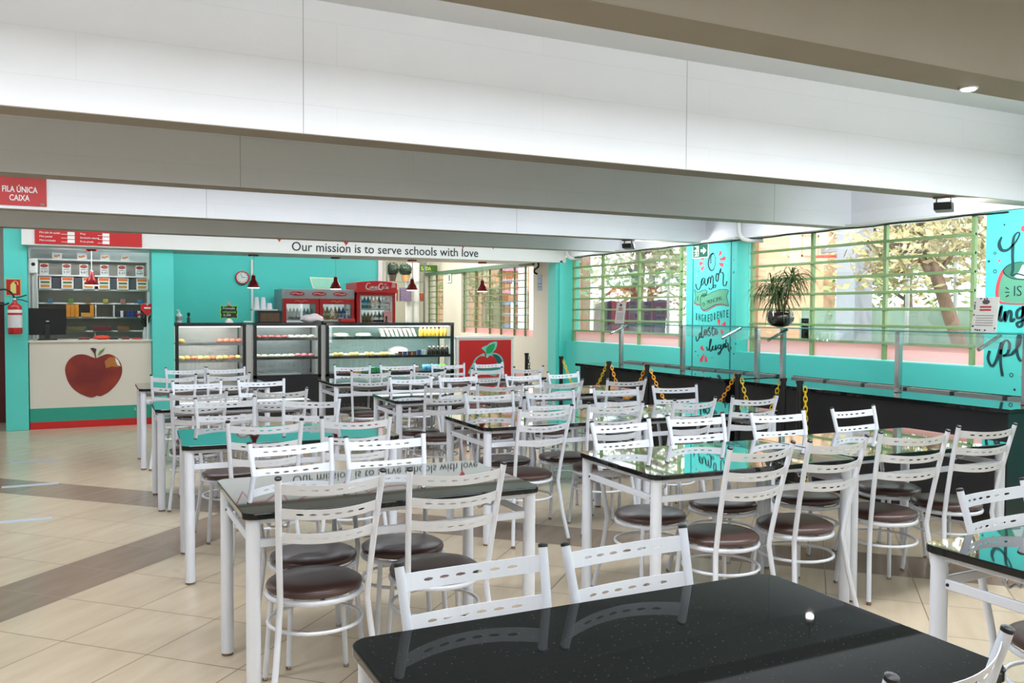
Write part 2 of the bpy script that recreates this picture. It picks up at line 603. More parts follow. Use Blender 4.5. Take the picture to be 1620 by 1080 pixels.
POL_A={'tail':[(9.02,1.8),(8.942,1.759),(8.859,1.78),(8.783,1.791),(8.761,1.77),(8.763,1.726),(8.87,1.715),(8.887,1.695),(8.887,1.604),(8.939,1.602),(9.011,1.629),(8.98,1.705)],'main':[(8.887,1.695),(8.87,1.715),(8.763,1.722),(8.652,1.76),(8.519,1.789),(8.387,1.785),(8.354,1.77),(8.392,1.708),(8.351,1.59),(8.479,1.61),(8.6,1.602),(8.735,1.553),(8.81,1.531),(8.867,1.549),(8.887,1.602)],'curl':[(8.877,1.715),(8.852,1.743),(8.776,1.75),(8.768,1.722),(8.813,1.694),(8.864,1.699)]}
WED_A=[[(8.815,2.166),(8.899,2.195)],[(8.821,2.13),(8.929,2.119)],[(8.814,2.094),(8.883,2.04)],[(8.556,2.192),(8.501,2.251)],[(8.55,2.149),(8.421,2.168)],[(8.555,2.113),(8.462,2.08)],[(8.516,1.343),(8.536,1.422)],[(8.486,1.357),(8.401,1.369)],[(8.503,1.309),(8.452,1.248)],[(8.797,1.017),(8.874,1.074)],[(8.803,0.996),(8.876,0.881)],[(8.793,0.98),(8.757,0.885)]]
DOT_A=[(8.976,1.007,0.01),(8.927,0.96,0.008),(8.272,2.138,0.006),(8.651,0.943,0.006),(8.911,1.378,0.005),(8.832,1.366,0.004),(9.015,2.006,0.006)]
RNG_A=[(8.934,2.026,0.01),(8.271,1.987,0.011),(8.218,1.132,0.009),(8.25,1.011,0.009)]
CRS_A=[(8.972,1.97,0.011),(8.296,1.176,0.012)]
MUR_B={'L':[(4.862,2.158),(4.885,2.104),(4.862,2.048),(4.806,2.045),(4.738,2.107),(4.705,2.17),(4.726,2.182),(4.758,2.135),(4.763,2.003),(4.757,1.883),(4.765,1.828),(4.717,1.839),(4.635,1.815)],'ing1':[(4.916,1.44),(4.884,1.463),(4.848,1.571),(4.865,1.457),(4.834,1.46),(4.814,1.524),(4.816,1.441),(4.786,1.524),(4.762,1.518),(4.763,1.442),(4.728,1.465)],'g':[(4.676,1.557),(4.712,1.524),(4.705,1.469),(4.664,1.492),(4.658,1.57),(4.663,1.426),(4.692,1.396),(4.707,1.429),(4.626,1.459)],'p':[(4.949,1.186),(4.962,1.114),(4.924,1.055),(4.882,1.118),(4.84,1.262),(4.848,1.106),(4.827,0.975)],'p2':[(4.849,1.16),(4.829,1.255),(4.794,1.281),(4.769,1.244),(4.787,1.17),(4.826,1.148),(4.749,1.165)],'l':[(4.749,1.165),(4.686,1.247),(4.674,1.314),(4.696,1.313),(4.704,1.193),(4.671,1.116),(4.618,1.145)],'red':[(4.844,1.873),(4.882,1.78),(4.896,1.68),(4.88,1.621),(4.823,1.594),(4.602,1.587)],'ray1':[(4.815,1.728),(4.789,1.712)],'ray2':[(4.821,1.688),(4.783,1.687)],'ray3':[(4.813,1.649),(4.788,1.662)]}
POL_B={'cup':[(4.844,1.873),(4.877,1.78),(4.892,1.686),(4.878,1.632),(4.823,1.602),(4.602,1.595),(4.607,1.785),(4.744,1.79),(4.817,1.829)],'cuptop':[(4.844,1.873),(4.814,1.905),(4.761,1.93),(4.678,1.939),(4.611,1.931),(4.607,1.785),(4.744,1.798),(4.822,1.835)],'cupin':[(4.704,1.854),(4.675,1.912),(4.61,1.913),(4.607,1.791),(4.716,1.802),(4.744,1.816)]}
DOT_B=[(4.844,2.258,0.008),(4.979,1.956,0.011),(4.72,0.867,0.011),(4.672,2.213,0.026)]
RNG_B=[(4.924,2.022,0.01),(4.92,1.867,0.014),(4.751,0.989,0.015)]
CRS_B=[(4.882,1.955,0.021),(4.657,0.98,0.021)]



def blob(mb, y, z, r, to3, n=14):
    mb.prism([(y + r * math.cos(6.2832 * i / n), z + r * math.sin(6.2832 * i / n)) for i in range(n)], to3, 0, 0.002)


def ring(mb, y, z, r, to3, w=0.006, n=18):
    mb.stroke([(y + r * math.cos(6.2832 * i / n), z + r * math.sin(6.2832 * i / n)) for i in range(n + 1)], w, to3, 0, 0.002, False)


def wedge(mb, a, b, w, to3):
    a, b = Vector(a), Vector(b)
    t = (b - a).normalized()
    n = Vector((-t.y, t.x))
    P = [a, a.lerp(b, 0.5) + n * w * 0.35, a.lerp(b, 0.85) + n * w * 0.5, b + n * w * 0.25, b - n * w * 0.25, a.lerp(b, 0.85) - n * w * 0.5, a.lerp(b, 0.5) - n * w * 0.35]
    mb.prism([(p.x, p.y) for p in P], to3, 0, 0.002)


def cross(mb, y, z, r, to3):
    mb.stroke([(y - r, z), (y, z), (y + r, z)], [0.003, r * 0.5, 0.003], to3, 0, 0.002, False)
    mb.stroke([(y, z - r), (y, z), (y, z + r)], [0.003, r * 0.5, 0.003], to3, 0.0004, 0.0024, False)


ink, red, grn, drk = MB(), MB(), MB(), MB()
for k, p in MUR_A.items():
    if k.startswith('red'):
        red.stroke(p, 0.012, wall_r, 0.002, 0.004)
    else:
        ink.stroke(p, [0.022, 0.03, 0.02, 0.008, 0.006, 0.016, 0.02] if k == 'O' else 0.0155, wall_r, 0, 0.003)
grn.prism(POL_A['tail'], wall_r, 0, 0.002)
grn.prism(POL_A['main'], wall_r, 0, 0.003)
drk.prism(POL_A['curl'], wall_r, 0, 0.0045)
for k in ('tail', 'main'):
    ink.stroke(POL_A[k] + POL_A[k][:1], 0.006, wall_r, 0.003, 0.0045, False)
for i, (a, b) in enumerate(WED_A):
    wedge(red, a, b, 0.05 if i < 6 else 0.055, wall_r)
for y, z, r in DOT_A:
    blob(ink, y, z, r, wall_r)
for y, z, r in RNG_A:
    ring(ink, y, z, r, wall_r)
for y, z, r in CRS_A:
    cross(red, y, z, r, wall_r)
for k, p in MUR_B.items():
    if k == 'red':
        red.stroke(p, 0.022, wall_r, 0.003, 0.005)
    else:
        ink.stroke(p, 0.009 if k.startswith('ray') else [0.012, 0.034, 0.02, 0.012, 0.012, 0.026, 0.022, 0.012, 0.01] if k == 'L' else 0.019, wall_r, 0.005, 0.008)
grn.prism(POL_B['cup'], wall_r, 0, 0.002)
drk.prism(POL_B['cuptop'], wall_r, 0, 0.003)
wh = MB()
wh.prism(POL_B['cupin'], wall_r, 0, 0.004)
wh.build('mural_highlight', mat('mural_white', (206, 230, 226), 0.6), wr)
ink.stroke(POL_B['cuptop'][:4], 0.008, wall_r, 0.004, 0.006)
ink.stroke(POL_B['cuptop'][5:] + POL_B['cuptop'][:1], 0.008, wall_r, 0.004, 0.006)
for y, z, r in DOT_B[:3]:
    blob(ink, y, z, r, wall_r)
blob(red, *DOT_B[3], wall_r)
for y, z, r in RNG_B:
    ring(ink, y, z, r, wall_r)
for y, z, r in CRS_B:
    cross(red, y, z, r, wall_r)
ink.build('mural_lettering', M_INK, wr, smooth=0)
red.build('mural_sparks', M_MRED, wr, smooth=0)
grn.build('mural_ribbon', M_MGRN, wr, smooth=0)
drk.build('mural_shade', M_MGRD, wr, smooth=0)


def wtext(body, y, z, h, fit, m=M_INK, tilt=0.0, d=0.004):
    o = text('mural_word', body, m, h * 1.37, (XR - d, y, z), (R(90), 0, R(-90)), wr, fit=fit, bold=-0.0012)
    o.rotation_euler = (Matrix.Rotation(R(-90), 3, 'Z') @ Matrix.Rotation(R(90), 3, 'X') @ Matrix.Rotation(tilt, 3, 'Z')).to_euler()
    return o


wtext('\u00c9', 8.957, 1.655, 0.055, 0.03)
wtext('O', 8.845, 1.583, 0.05, 0.04, tilt=0.15)
wtext('PRINCIPAL', 8.755, 1.603, 0.055, 0.29, tilt=0.2)
for i, ch in enumerate('INGREDIENTE'):
    f = i / 10
    wtext(ch, 8.985 - 0.592 * f, 1.408 - 0.022 * math.sin(math.pi * min(1, f * 1.4)) + 0.06 * max(0, f - 0.35), 0.098, 0.014 if ch == 'I' else 0.036)
wtext('IS', 4.752, 1.655, 0.09, 0.066, d=0.006)

# emergency exit sign on the pier
ex = empty('exit_sign', (XR, 8.89, 2.28), 0, 'green running-man exit sign with arrow on the turquoise pier', 'sign')
MB().box(-0.010, 0, -0.155, 0.155, -0.09, 0.09).build('backing', mat('photoluminescent_white', (222, 228, 196), 0.5), ex)
MB().box(-0.013, -0.009, -0.143, 0.143, -0.078, 0.078).build('plate', mat('exit_green', (22, 84, 66), 0.4), ex)
e3 = lambda a, b, d: (-0.0135 - d, -a, b)
mk = MB()
mk.prism([(0.01, -0.016), (0.06, -0.016), (0.06, -0.045), (0.122, 0), (0.06, 0.045), (0.06, 0.016), (0.01, 0.016)], e3, 0, 0.002)
mk.prism([(-0.115, -0.066), (-0.03, -0.066), (-0.03, 0.066), (-0.115, 0.066), (-0.115, 0.054), (-0.042, 0.054), (-0.042, -0.054), (-0.115, -0.054)], e3, 0, 0.002)
mk.stroke([(-0.075, 0.02), (-0.08, -0.01), (-0.065, -0.03), (-0.085, -0.055)], 0.014, e3, 0, 0.002)
mk.stroke([(-0.08, -0.012), (-0.1, -0.03), (-0.118, -0.03)], 0.013, e3, 0, 0.002)
mk.stroke([(-0.118, -0.002), (-0.1, 0.014), (-0.07, 0.018), (-0.05, -0.005)], 0.012, e3, 0, 0.002)
mk.prism([(-0.065 + 0.013 * math.cos(i * 0.6283), 0.038 + 0.013 * math.sin(i * 0.6283)) for i in range(10)], e3, 0, 0.002)
mk.build('pictogram', mat('photoluminescent_white', (222, 228, 196)), ex, smooth=0)


# windows of the right wall: green steel grid, glass, pink lower panes
def window(name, x, y0, y1, z0, z1, bars, rows=8, frame=M_GREEN, w=0.02, pink=True, glass=True, bh=0.014):
    fr = MB()
    for yy in bars:
        fr.box(x - 0.02, x + 0.02, yy - w, yy + w, z0, z1)
    h = (z1 - z0) / rows
    for i in range(1, rows):
        fr.box(x - 0.03, x + 0.005, min(bars) - w, max(bars) + w, z0 + h * i - bh, z0 + h * i + bh)
    o = struct(fr.build(name, frame, bevel=0.003, seg=1))
    if glass:
        gl = MB().box(x + 0.022, x + 0.026, y0, y1, z0 + h * (0.9 if pink else 0), z1)
        gl.build('glass', M_GLASS, o)
    if pink:
        MB().box(x + 0.03, x + 0.036, y0, y1, z0, z0 + h * 0.92).build('lower_panel', M_PINKT, o)
    return o


m = bpy.data.materials.new('pink_translucent_film')
m.use_nodes = True
nt = m.node_tree
nt.nodes.clear()
oo = nt.nodes.new('ShaderNodeOutputMaterial')
tl = nt.nodes.new('ShaderNodeBsdfTranslucent')
tl.inputs[0].default_value = rgb(250, 214, 212)
df = nt.nodes.new('ShaderNodeBsdfDiffuse')
df.inputs[0].default_value = rgb(246, 208, 205)
mx = nt.nodes.new('ShaderNodeMixShader')
mx.inputs[0].default_value = 0.35
nt.links.new(tl.outputs[0], mx.inputs[2])
nt.links.new(df.outputs[0], mx.inputs[1])
nt.links.new(mx.outputs[0], oo.inputs[0])
M_PINKT = m

window('window_1', XW, 9.183, 12.36, 1.04, 2.385, (12.30, 11.435, 10.462, 9.49))
window('window_2', XW, 5.008, 8.215, 1.04, 2.385, (8.106, 7.152, 6.186, 5.228))
window('window_3', XW, 0.7, 3.98, 1.04, 2.385, (3.85, 2.9, 1.9, 0.9))

# cable along the window heads, conduit elbows
cb = MB()
pts = [(XR - 0.02, 12.2 - 0.2 * i, 2.372 - 0.012 * abs(math.sin(i * 0.9))) for i in range(38)]
cb.tube(pts, 0.008, 6)
tag(cb.build('cable', M_BLACKM), 'black cable running along the heads of the right-hand windows', 'cable')
for k, (yy, lb) in enumerate(((12.12, 'white conduit elbow above the far window beside the header'), (8.06, 'white conduit elbow where turquoise pier meets second window'))):
    pv = MB()
    pv.tube(spline([(6.985, yy + 0.06, 2.62), (6.985, yy + 0.05, 2.48), (6.985, yy + 0.02, 2.40), (7.01, yy - 0.04, 2.355), (7.06, yy - 0.12, 2.345), (7.13, yy - 0.2, 2.345)], 5), 0.027, 10)
    tag(pv.build('conduit_pipe', mat('pvc_white', (206, 206, 200), 0.4)), lb, 'pipe')

# ------------------------------------------------------------------ header, pillars, kitchen shell
hd = slab('beam', M_WALLW, (-0.62, 7.04, YH, 12.44, 2.295, 3.04), bevel=0.004)
hd.name = 'header_beam'
slab('ceiling', M_CEIL, (-0.62, 6.94, 12.44, 13.75, 2.33, 2.40))
slab('pillar', M_TEAL, (-0.82, -0.57, 12.42, 12.85, 0, 3.04), bevel=0.006)
slab('pillar', M_TEAL, (0.86, 1.13, 12.38, 12.8, 0, 2.33), bevel=0.012)
pr = slab('pillar', M_TEAL, (6.88, 6.93, 12.33, 12.6, 0, 2.33), (6.93, 6.985, 12.30, 12.6, 0, 2.33), (6.985, XR, 12.33, 12.6, 0, 2.33), bevel=0.005)
slab('wall_kitchen_back', M_TEAL, (1.0, 4.82, 15.2, 15.35, 0, 3.04))
slab('wall_kitchen_return', M_WALLW, (4.82, 4.90, 15.17, 17.0, 0, 3.04))
slab('wall_cashier_back', M_WALLW, (-1.2, 1.0, 14.5, 14.6, 0, 3.04))
slab('wall_cashier_left', M_WALLW, (-0.72, -0.60, 12.85, 14.5, 0, 3.04))
slab('wall_cashier_right', M_TEAL, (0.98, 1.06, 12.8, 15.2, 0, 3.04))
slab('wall_back', M_CREAM, (4.9, 7.3, 18.6, 18.75, 0, 3.04))
# kitchen side wall with two window openings
XK = 6.94
slab('wall_kitchen_right', M_CREAM, (XK, 7.1, 12.6, 18.6, 0, 1.08), (XK, 7.1, 12.6, 18.6, 2.30, 3.04),
     (XK, 7.1, 12.6, 13.24, 1.08, 2.3), (XK, 7.1, 16.37, 17.35, 1.08, 2.3), (XK, 7.1, 18.35, 18.6, 1.08, 2.3))
M_BRONZE = mat('olive_window_steel', (112, 128, 84), 0.5)
window('window_4', XK + 0.05, 13.24, 16.37, 1.08, 2.30, (16.33, 15.75, 15.1, 14.6, 14.05, 13.62), rows=10, frame=M_BRONZE, w=0.008, bh=0.008)
window('window_5', XK + 0.05, 17.35, 18.35, 1.08, 2.30, (18.3, 17.85, 17.4), rows=10, frame=M_BRONZE, w=0.012, bh=0.008)
slab('trim_2', mat('dark_green_rail', (70, 110, 84), 0.5), (XK - 0.04, XK, 13.2, 18.4, 2.29, 2.36))
# dark passage left of the pillar
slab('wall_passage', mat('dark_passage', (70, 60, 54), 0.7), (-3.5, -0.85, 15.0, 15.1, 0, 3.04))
slab('door_1', mat('dark_red_door', (86, 30, 28), 0.5), (-1.6, -0.86, 13.4, 13.46, 0, 1.6), bevel=0.01)

# header lettering and the red heartbeat line with hearts
text('mission_lettering', 'Our mission is to serve schools with love', M_TXT, 0.178, (2.655, YH - 0.003, 2.338), FRONT, hd, fit=2.83, ext=0.002, bold=0.0006)
hb = MB()
h3 = lambda a, b, d: (a, YH - d, b)
zig = [(1.2, 2.64), (1.75, 2.64), (1.86, 2.74), (1.98, 2.5), (2.1, 2.66), (2.3, 2.66), (2.49, 2.52), (2.62, 2.72), (2.9, 2.62), (3.1, 2.56), (3.3, 2.66), (3.43, 2.5),
       (3.5, 2.78), (3.62, 2.56), (3.75, 2.66), (4.05, 2.6), (4.3, 2.6), (4.46, 2.72), (4.62, 2.55), (4.8, 2.64), (5.05, 2.64), (5.24, 2.5), (5.34, 2.76), (5.5, 2.56), (5.62, 2.66), (5.745, 2.5), (5.85, 2.8), (5.95, 2.62), (6.6, 2.62)]
hb.stroke(zig, 0.016, h3, 0, 0.003, False)
for hx, hz in ((2.49, 2.445), (3.43, 2.43), (5.24, 2.452), (5.745, 2.46)):
    P = []
    for i in range(24):
        t = i / 24 * 2 * math.pi
        P.append((hx + 0.042 * math.sin(t) ** 3, hz + 0.062 + 0.0036 * (13 * math.cos(t) - 5 * math.cos(2 * t) - 2 * math.cos(3 * t) - math.cos(4 * t))))
    hb.prism(P, h3, 0, 0.004)
hb.build('heartbeat_line', M_RED, hd, smooth=0)

# menu board on the header
mb_ = empty('menu_board', (-0.476, YH, 2.315), 0, 'red price board hanging on the white header above the cash desk', 'menu board')
MB().box(0, 1.216, -0.015, -0.001, 0, 0.30).build('board', M_RED, mb_)
for c, rows in ((0.05, ('Mini p\u00e3o de queijo', 'Mini pastel', 'Mini croissant')), (0.50, ('Wraps', 'Sandu\u00edche natural', 'Fruta picada'))):
    for i, tx in enumerate(rows):
        z = 0.128 - i * 0.048
        text('item_name', tx, M_WTXT, 0.034, (c, -0.017, z), FRONT, mb_, fit=min(0.24, 0.0125 * len(tx)))
        lp = MB().box(c + 0.24 if c < 0.3 else c + 0.2, c + 0.31 if c < 0.3 else c + 0.255, -0.018, -0.015, z - 0.004, z)
        lp.build('leader_line', M_WTXT, mb_)
        px = c + 0.31 if c < 0.3 else c + 0.255
        MB().box(px, px + 0.08, -0.018, -0.015, z - 0.012, z + 0.028).build('price_box', M_WTXT, mb_)

# hanging sign on the far beam
fs = empty('hanging_sign', (-0.244, 8.80, 2.408), 0, 'red queue sign on the white beam at the upper left', 'sign')
MB().box(-0.49, 0, -0.012, -0.001, 0, 0.252).build('plate', M_RED, fs)
text('lettering', 'FILA \u00daNICA', M_WTXT, 0.072, (-0.342, -0.0135, 0.115), FRONT, fs, fit=0.27, bold=0.0014)
text('lettering', 'CAIXA', M_WTXT, 0.072, (-0.287, -0.0135, 0.042), FRONT, fs, fit=0.155, bold=0.0014)
em = MB()
em.prism([(-0.032 + 0.017 * math.cos(i * 0.5236), 0.018 + 0.012 * math.sin(i * 0.5236)) for i in range(12)], lambda a, b, d: (a, -0.0125 - d, b), 0, 0.001)
em.build('emblem', mat('grey_green_emblem', (120, 130, 110)), fs)

# queue marks on the floor
for i, (x0, x1, y) in enumerate(((-0.62, -0.18, 9.82), (-0.6, -0.17, 8.5), (-0.55, -0.19, 7.09))):
    t = MB().box(x0, x1, y - 0.045, y + 0.045, 0.0, 0.0015)
    tag(t.build('floor_tape', mat('pale_blue_tape', (172, 178, 186), 0.5)),
        ('pale queue tape on the floor farthest from the camera', 'pale queue tape on the floor, middle of three', 'pale queue tape on the floor closest to the camera')[i], 'floor tape', 'queue tapes on the floor')


# ------------------------------------------------------------------ dining tables
TL, TW, TH = 1.22, 0.745, 0.764


def rrect(lx, ly, r, n=6):
    P = []
    for cx, cy, a0 in ((lx / 2 - r, ly / 2 - r, 0), (-lx / 2 + r, ly / 2 - r, 90), (-lx / 2 + r, -ly / 2 + r, 180), (lx / 2 - r, -ly / 2 + r, 270)):
        for k in range(n + 1):
            a = R(a0 + 90 * k / n)
            P.append((cx + r * math.cos(a), cy + r * math.sin(a)))
    return P


XY = lambda a, b, d: (a, b, d)


def make_table():
    t = empty('dining_table')
    MB().prism(rrect(TL, TW, 0.05), XY, TH - 0.024, TH).build('tabletop', M_GRANITE, t, bevel=0.004)
    fr = MB()
    lx, ly = TL / 2 - 0.04, TW / 2 - 0.045
    fr.box(-lx, lx, -ly - 0.012, -ly + 0.012, TH - 0.046, TH - 0.0245)
    fr.box(-lx, lx, ly - 0.012, ly + 0.012, TH - 0.046, TH - 0.0245)
    fr.box(-lx - 0.012, -lx + 0.012, -ly, ly, TH - 0.046, TH - 0.0245)
    fr.box(lx - 0.012, lx + 0.012, -ly, ly, TH - 0.046, TH - 0.0245)
    fr.build('top_frame', M_WHITE, t, bevel=0.003, seg=1)
    for sx in (-1, 1):
        for sy in (-1, 1):
            lg = MB().lathe([(0.0265, 0.012), (0.0265, TH - 0.0245)], sx * lx, sy * ly, 0, 18).build('leg', M_WHITE, t)
            MB().lathe([(0.024, 0), (0.025, 0.012)], sx * lx, sy * ly, 0, 14).build('foot_cap', M_CAPB, lg)
    for sx in (-1, 1):
        sb = MB().box(sx * lx - 0.006, sx * lx + 0.006, -ly, ly, 0.628, 0.66).build('side_rail', M_WHITE, t, bevel=0.003, seg=1)
        bl = MB()
        for sy in (-1, 1):
            bl.lathe([(0.006, 0), (0.004, 0.004)], 0, 0, 0, 8)
            n = len(bl.v) - 16
            bl.v[n:] = [(sx * lx + sx * (0.0065 + z), sy * (ly - 0.035) + x, 0.644 + y) for x, y, z in bl.v[n:]]
        bl.build('bolt', M_BLACKM, sb)
    for sy in (-1, 1):
        MB().box(-lx, lx, sy * ly - 0.006, sy * ly + 0.006, 0.628, 0.66).build('long_rail', M_WHITE, t, bevel=0.003, seg=1)
    for sx in (-1, 1):
        for sy in (-1, 1):
            x, y = sx * (lx - 0.08), sy * 0.16
            w = MB().tube(spline([(x, y, TH - 0.046), (x, y, TH - 0.085), (x - sx * 0.02, y, TH - 0.105), (x - sx * 0.05, y, TH - 0.1), (x - sx * 0.075, y, TH - 0.112), (x - sx * 0.085, y, TH - 0.09)], 4), 0.004, 6)
            w.build('bag_hook', M_WHITE, t)
    return t


M_CAPB = mat('beige_rubber', (120, 96, 76), 0.7)
TABLES = {
    'A': (1.136, 3.608, -0.003), 'B': (1.122, 5.345, -0.06), 'C': (1.115, 7.317, -0.011), 'D': (1.108, 9.227, -0.008),
    'I': (2.945, 3.582, -0.045), 'J': (4.178, 3.59, -0.02), 'G1': (2.916, 5.401, -0.018), 'G2': (4.145, 5.40, -0.015),
    'F1': (2.942, 7.20, -0.022), 'F2': (4.172, 7.19, -0.01), 'E1': (2.915, 9.076, -0.016), 'E2': (4.145, 9.07, -0.01),
    'K': (1.138, 1.526, -0.010), 'L': (3.03, 1.556, 0.0)}
TNAME = {
    'A': 'table mirroring the mission sign', 'B': 'second table of the aisle-side column', 'C': 'third table of the aisle-side column', 'D': 'fourth table of the aisle-side column',
    'I': 'first table of the middle column', 'G1': 'second table of the middle column', 'F1': 'third table of the middle column', 'E1': 'fourth table of the middle column',
    'J': 'first table of the buffet-side column', 'G2': 'second table of the buffet-side column', 'F2': 'third table of the buffet-side column', 'E2': 'fourth table of the buffet-side column',
    'K': 'big bottom-edge table', 'L': 'table cut off by the right edge'}
TLAB = {
    'A': 'black granite table whose top mirrors the mission sign', 'B': 'black granite table mirroring turquoise, second in the aisle-side column',
    'C': 'black granite table, third in the aisle-side column', 'D': 'black granite table, fourth in the aisle-side column, before the cash desk',
    'I': 'black granite table mirroring the mural, first in the middle column', 'G1': 'black granite table, second in the middle column',
    'F1': 'black granite table, third in the middle column', 'E1': 'black granite table, fourth in the middle column, before the display cases',
    'J': 'black granite table, first in the buffet-side column', 'G2': 'black granite table, second in the buffet-side column',
    'F2': 'black granite table, third in the buffet-side column', 'E2': 'black granite table, fourth in the buffet-side column, before the red cabinet',
    'K': 'large dark granite table filling the bottom edge of the photo', 'L': 'black granite table cut off by the right edge of the photo'}
t0 = make_table()
for i, (k, (x, y, a)) in enumerate(TABLES.items()):
    t = t0 if i == 0 else copy_tree(t0)
    t.location = (x, y, 0)
    t.rotation_euler = (0, 0, a)
    tag(t, TLAB[k], 'table', 'granite dining tables')

# ------------------------------------------------------------------ chairs
SEATZ, CAPZ = 0.425, 0.905


def post_x(z):
    return 0.168 + (0.196 - 0.168) * max(0, (z - 0.42) / (CAPZ - 0.42))


def post_y(z):
    f = max(0, (z - 0.42) / (CAPZ - 0.42))
    return -0.163 - 0.112 * (0.75 * f + 0.25 * f * f)


def slat_mesh(z0, z1, holes=6):
    """curved back slat with elongated holes, real thickness"""
    th = 0.0022
    zm = (z0 + z1) / 2
    hx = post_x(zm) - 0.006

    def p3(s, z, d):
        u = s / hx
        bow = 0.040 * (1 - u * u)
        return (s, post_y(z) - bow + d, z - 0.28 * bow)
    pitch, hw, hh, cw = 0.046, 0.0145, 0.0042, 0.0215
    xs = [pitch * (i - (holes - 1) / 2) for i in range(holes)]
    mb = MB()
    V, F = [], []

    def vert(s, z, d):
        V.append(p3(s, z, d))
        return len(V) - 1

    def quad4(a, b, c, d):
        # a..d = (s, z); front and back sheet
        F.append([vert(*q, th / 2) for q in (a, b, c, d)])
        F.append([vert(*q, -th / 2) for q in (d, c, b, a)])
    edges = [-hx]
    for x in xs:
        edges += [x - cw, x + cw]
    edges.append(hx)
    for i in range(0, len(edges) - 1, 2):
        a, b = edges[i], edges[i + 1]
        n = 3 if b - a > 0.02 else 1
        for k in range(n):
            p, q = a + (b - a) * k / n, a + (b - a) * (k + 1) / n
            quad4((p, z0), (q, z0), (q, z1), (p, z1))
    for x in xs:
        outer = [(x - cw, z0), (x, z0), (x + cw, z0), (x + cw, zm), (x + cw, z1), (x, z1), (x - cw, z1), (x - cw, zm)]
        inner = [(x + hw * math.cos(R(225 + 45 * k)), zm + hh * math.sin(R(225 + 45 * k))) for k in range(8)]
        for k in range(8):
            l = (k + 1) % 8
            quad4(outer[k], outer[l], inner[l], inner[k])
            F.append([vert(*inner[k], th / 2), vert(*inner[l], th / 2), vert(*inner[l], -th / 2), vert(*inner[k], -th / 2)])
    n = 16
    for zz in (z0, z1):
        for k in range(n):
            a, b = -hx + 2 * hx * k / n, -hx + 2 * hx * (k + 1) / n
            F.append([vert(a, zz, th / 2), vert(b, zz, th / 2), vert(b, zz, -th / 2), vert(a, zz, -th / 2)])
    mb.add(V, F)
    me = mb.mesh('back_slat', M_SLAT, smooth=30)
    return me


def make_chair():
    c = empty('cafe_chair')
    cu = MB().lathe([(0.166, -0.02), (0.184, -0.013), (0.189, -0.002), (0.185, 0.008), (0.170, 0.017), (0.12, 0.0235), (0.05, 0.0265), (0.001, 0.027)], 0, 0, SEATZ, 36)
    cu.build('seat', M_SEAT, c, smooth=60)
    rg = MB().tube([(0.182 * math.cos(2 * math.pi * i / 32), 0.182 * math.sin(2 * math.pi * i / 32), SEATZ - 0.032) for i in range(32)], 0.0115, 8, closed=True)
    rg.tube([(-0.18, 0.03, SEATZ - 0.034), (0.18, 0.03, SEATZ - 0.034)], 0.008, 6)
    rg.tube([(0, -0.18, SEATZ - 0.034), (0, 0.18, SEATZ - 0.034)], 0.008, 6)
    rg.build('seat_ring', M_WHITE, c, smooth=60)
    for s in (-1, 1):
        zs = [0.44, 0.52, 0.62, 0.72, 0.82, CAPZ - 0.006]
        pts = [(s * 0.212, -0.222, 0.006), (s * 0.186, -0.182, 0.2), (s * 0.172, -0.163, 0.345), (s * 0.168, -0.159, 0.39)] + [(s * post_x(z), post_y(z), z) for z in zs]
        p = MB().tube(pts, 0.0122, 10).build('back_post', M_WHITE, c, smooth=60)
        a, b = Vector(pts[-2]), Vector(pts[-1])
        d = (b - a).normalized()
        MB().tube([b - d * 0.004, b + d * 0.004, b + d * 0.007], [0.0128, 0.0128, 0.007], 10).build('post_cap', M_CAP, p, smooth=60)
        MB().tube([(s * 0.2135, -0.2245, 0.0), (s * 0.211, -0.221, 0.014)], 0.0128, 8).build('foot_tip', M_CAPB, p)
        f = MB().tube([(s * 0.168, 0.145, 0.006), (s * 0.155, 0.130, 0.2), (s * 0.142, 0.118, SEATZ - 0.03)], 0.011, 10).build('leg', M_WHITE, c, smooth=60)
        MB().tube([(s * 0.169, 0.1455, 0.0), (s * 0.1675, 0.1445, 0.014)], 0.0115, 8).build('foot_tip', M_CAPB, f)
    MB().tube([(0.182 * math.cos(2 * math.pi * i / 32), 0.182 * math.sin(2 * math.pi * i / 32) - 0.01, 0.282) for i in range(32)], 0.0075, 8, closed=True).build('foot_ring', M_WHITE, c, smooth=60)
    for z0, z1 in ((0.838, 0.878), (0.744, 0.784), (0.65, 0.69)):
        link('back_slat', slat_mesh(z0, z1), c)
    return c


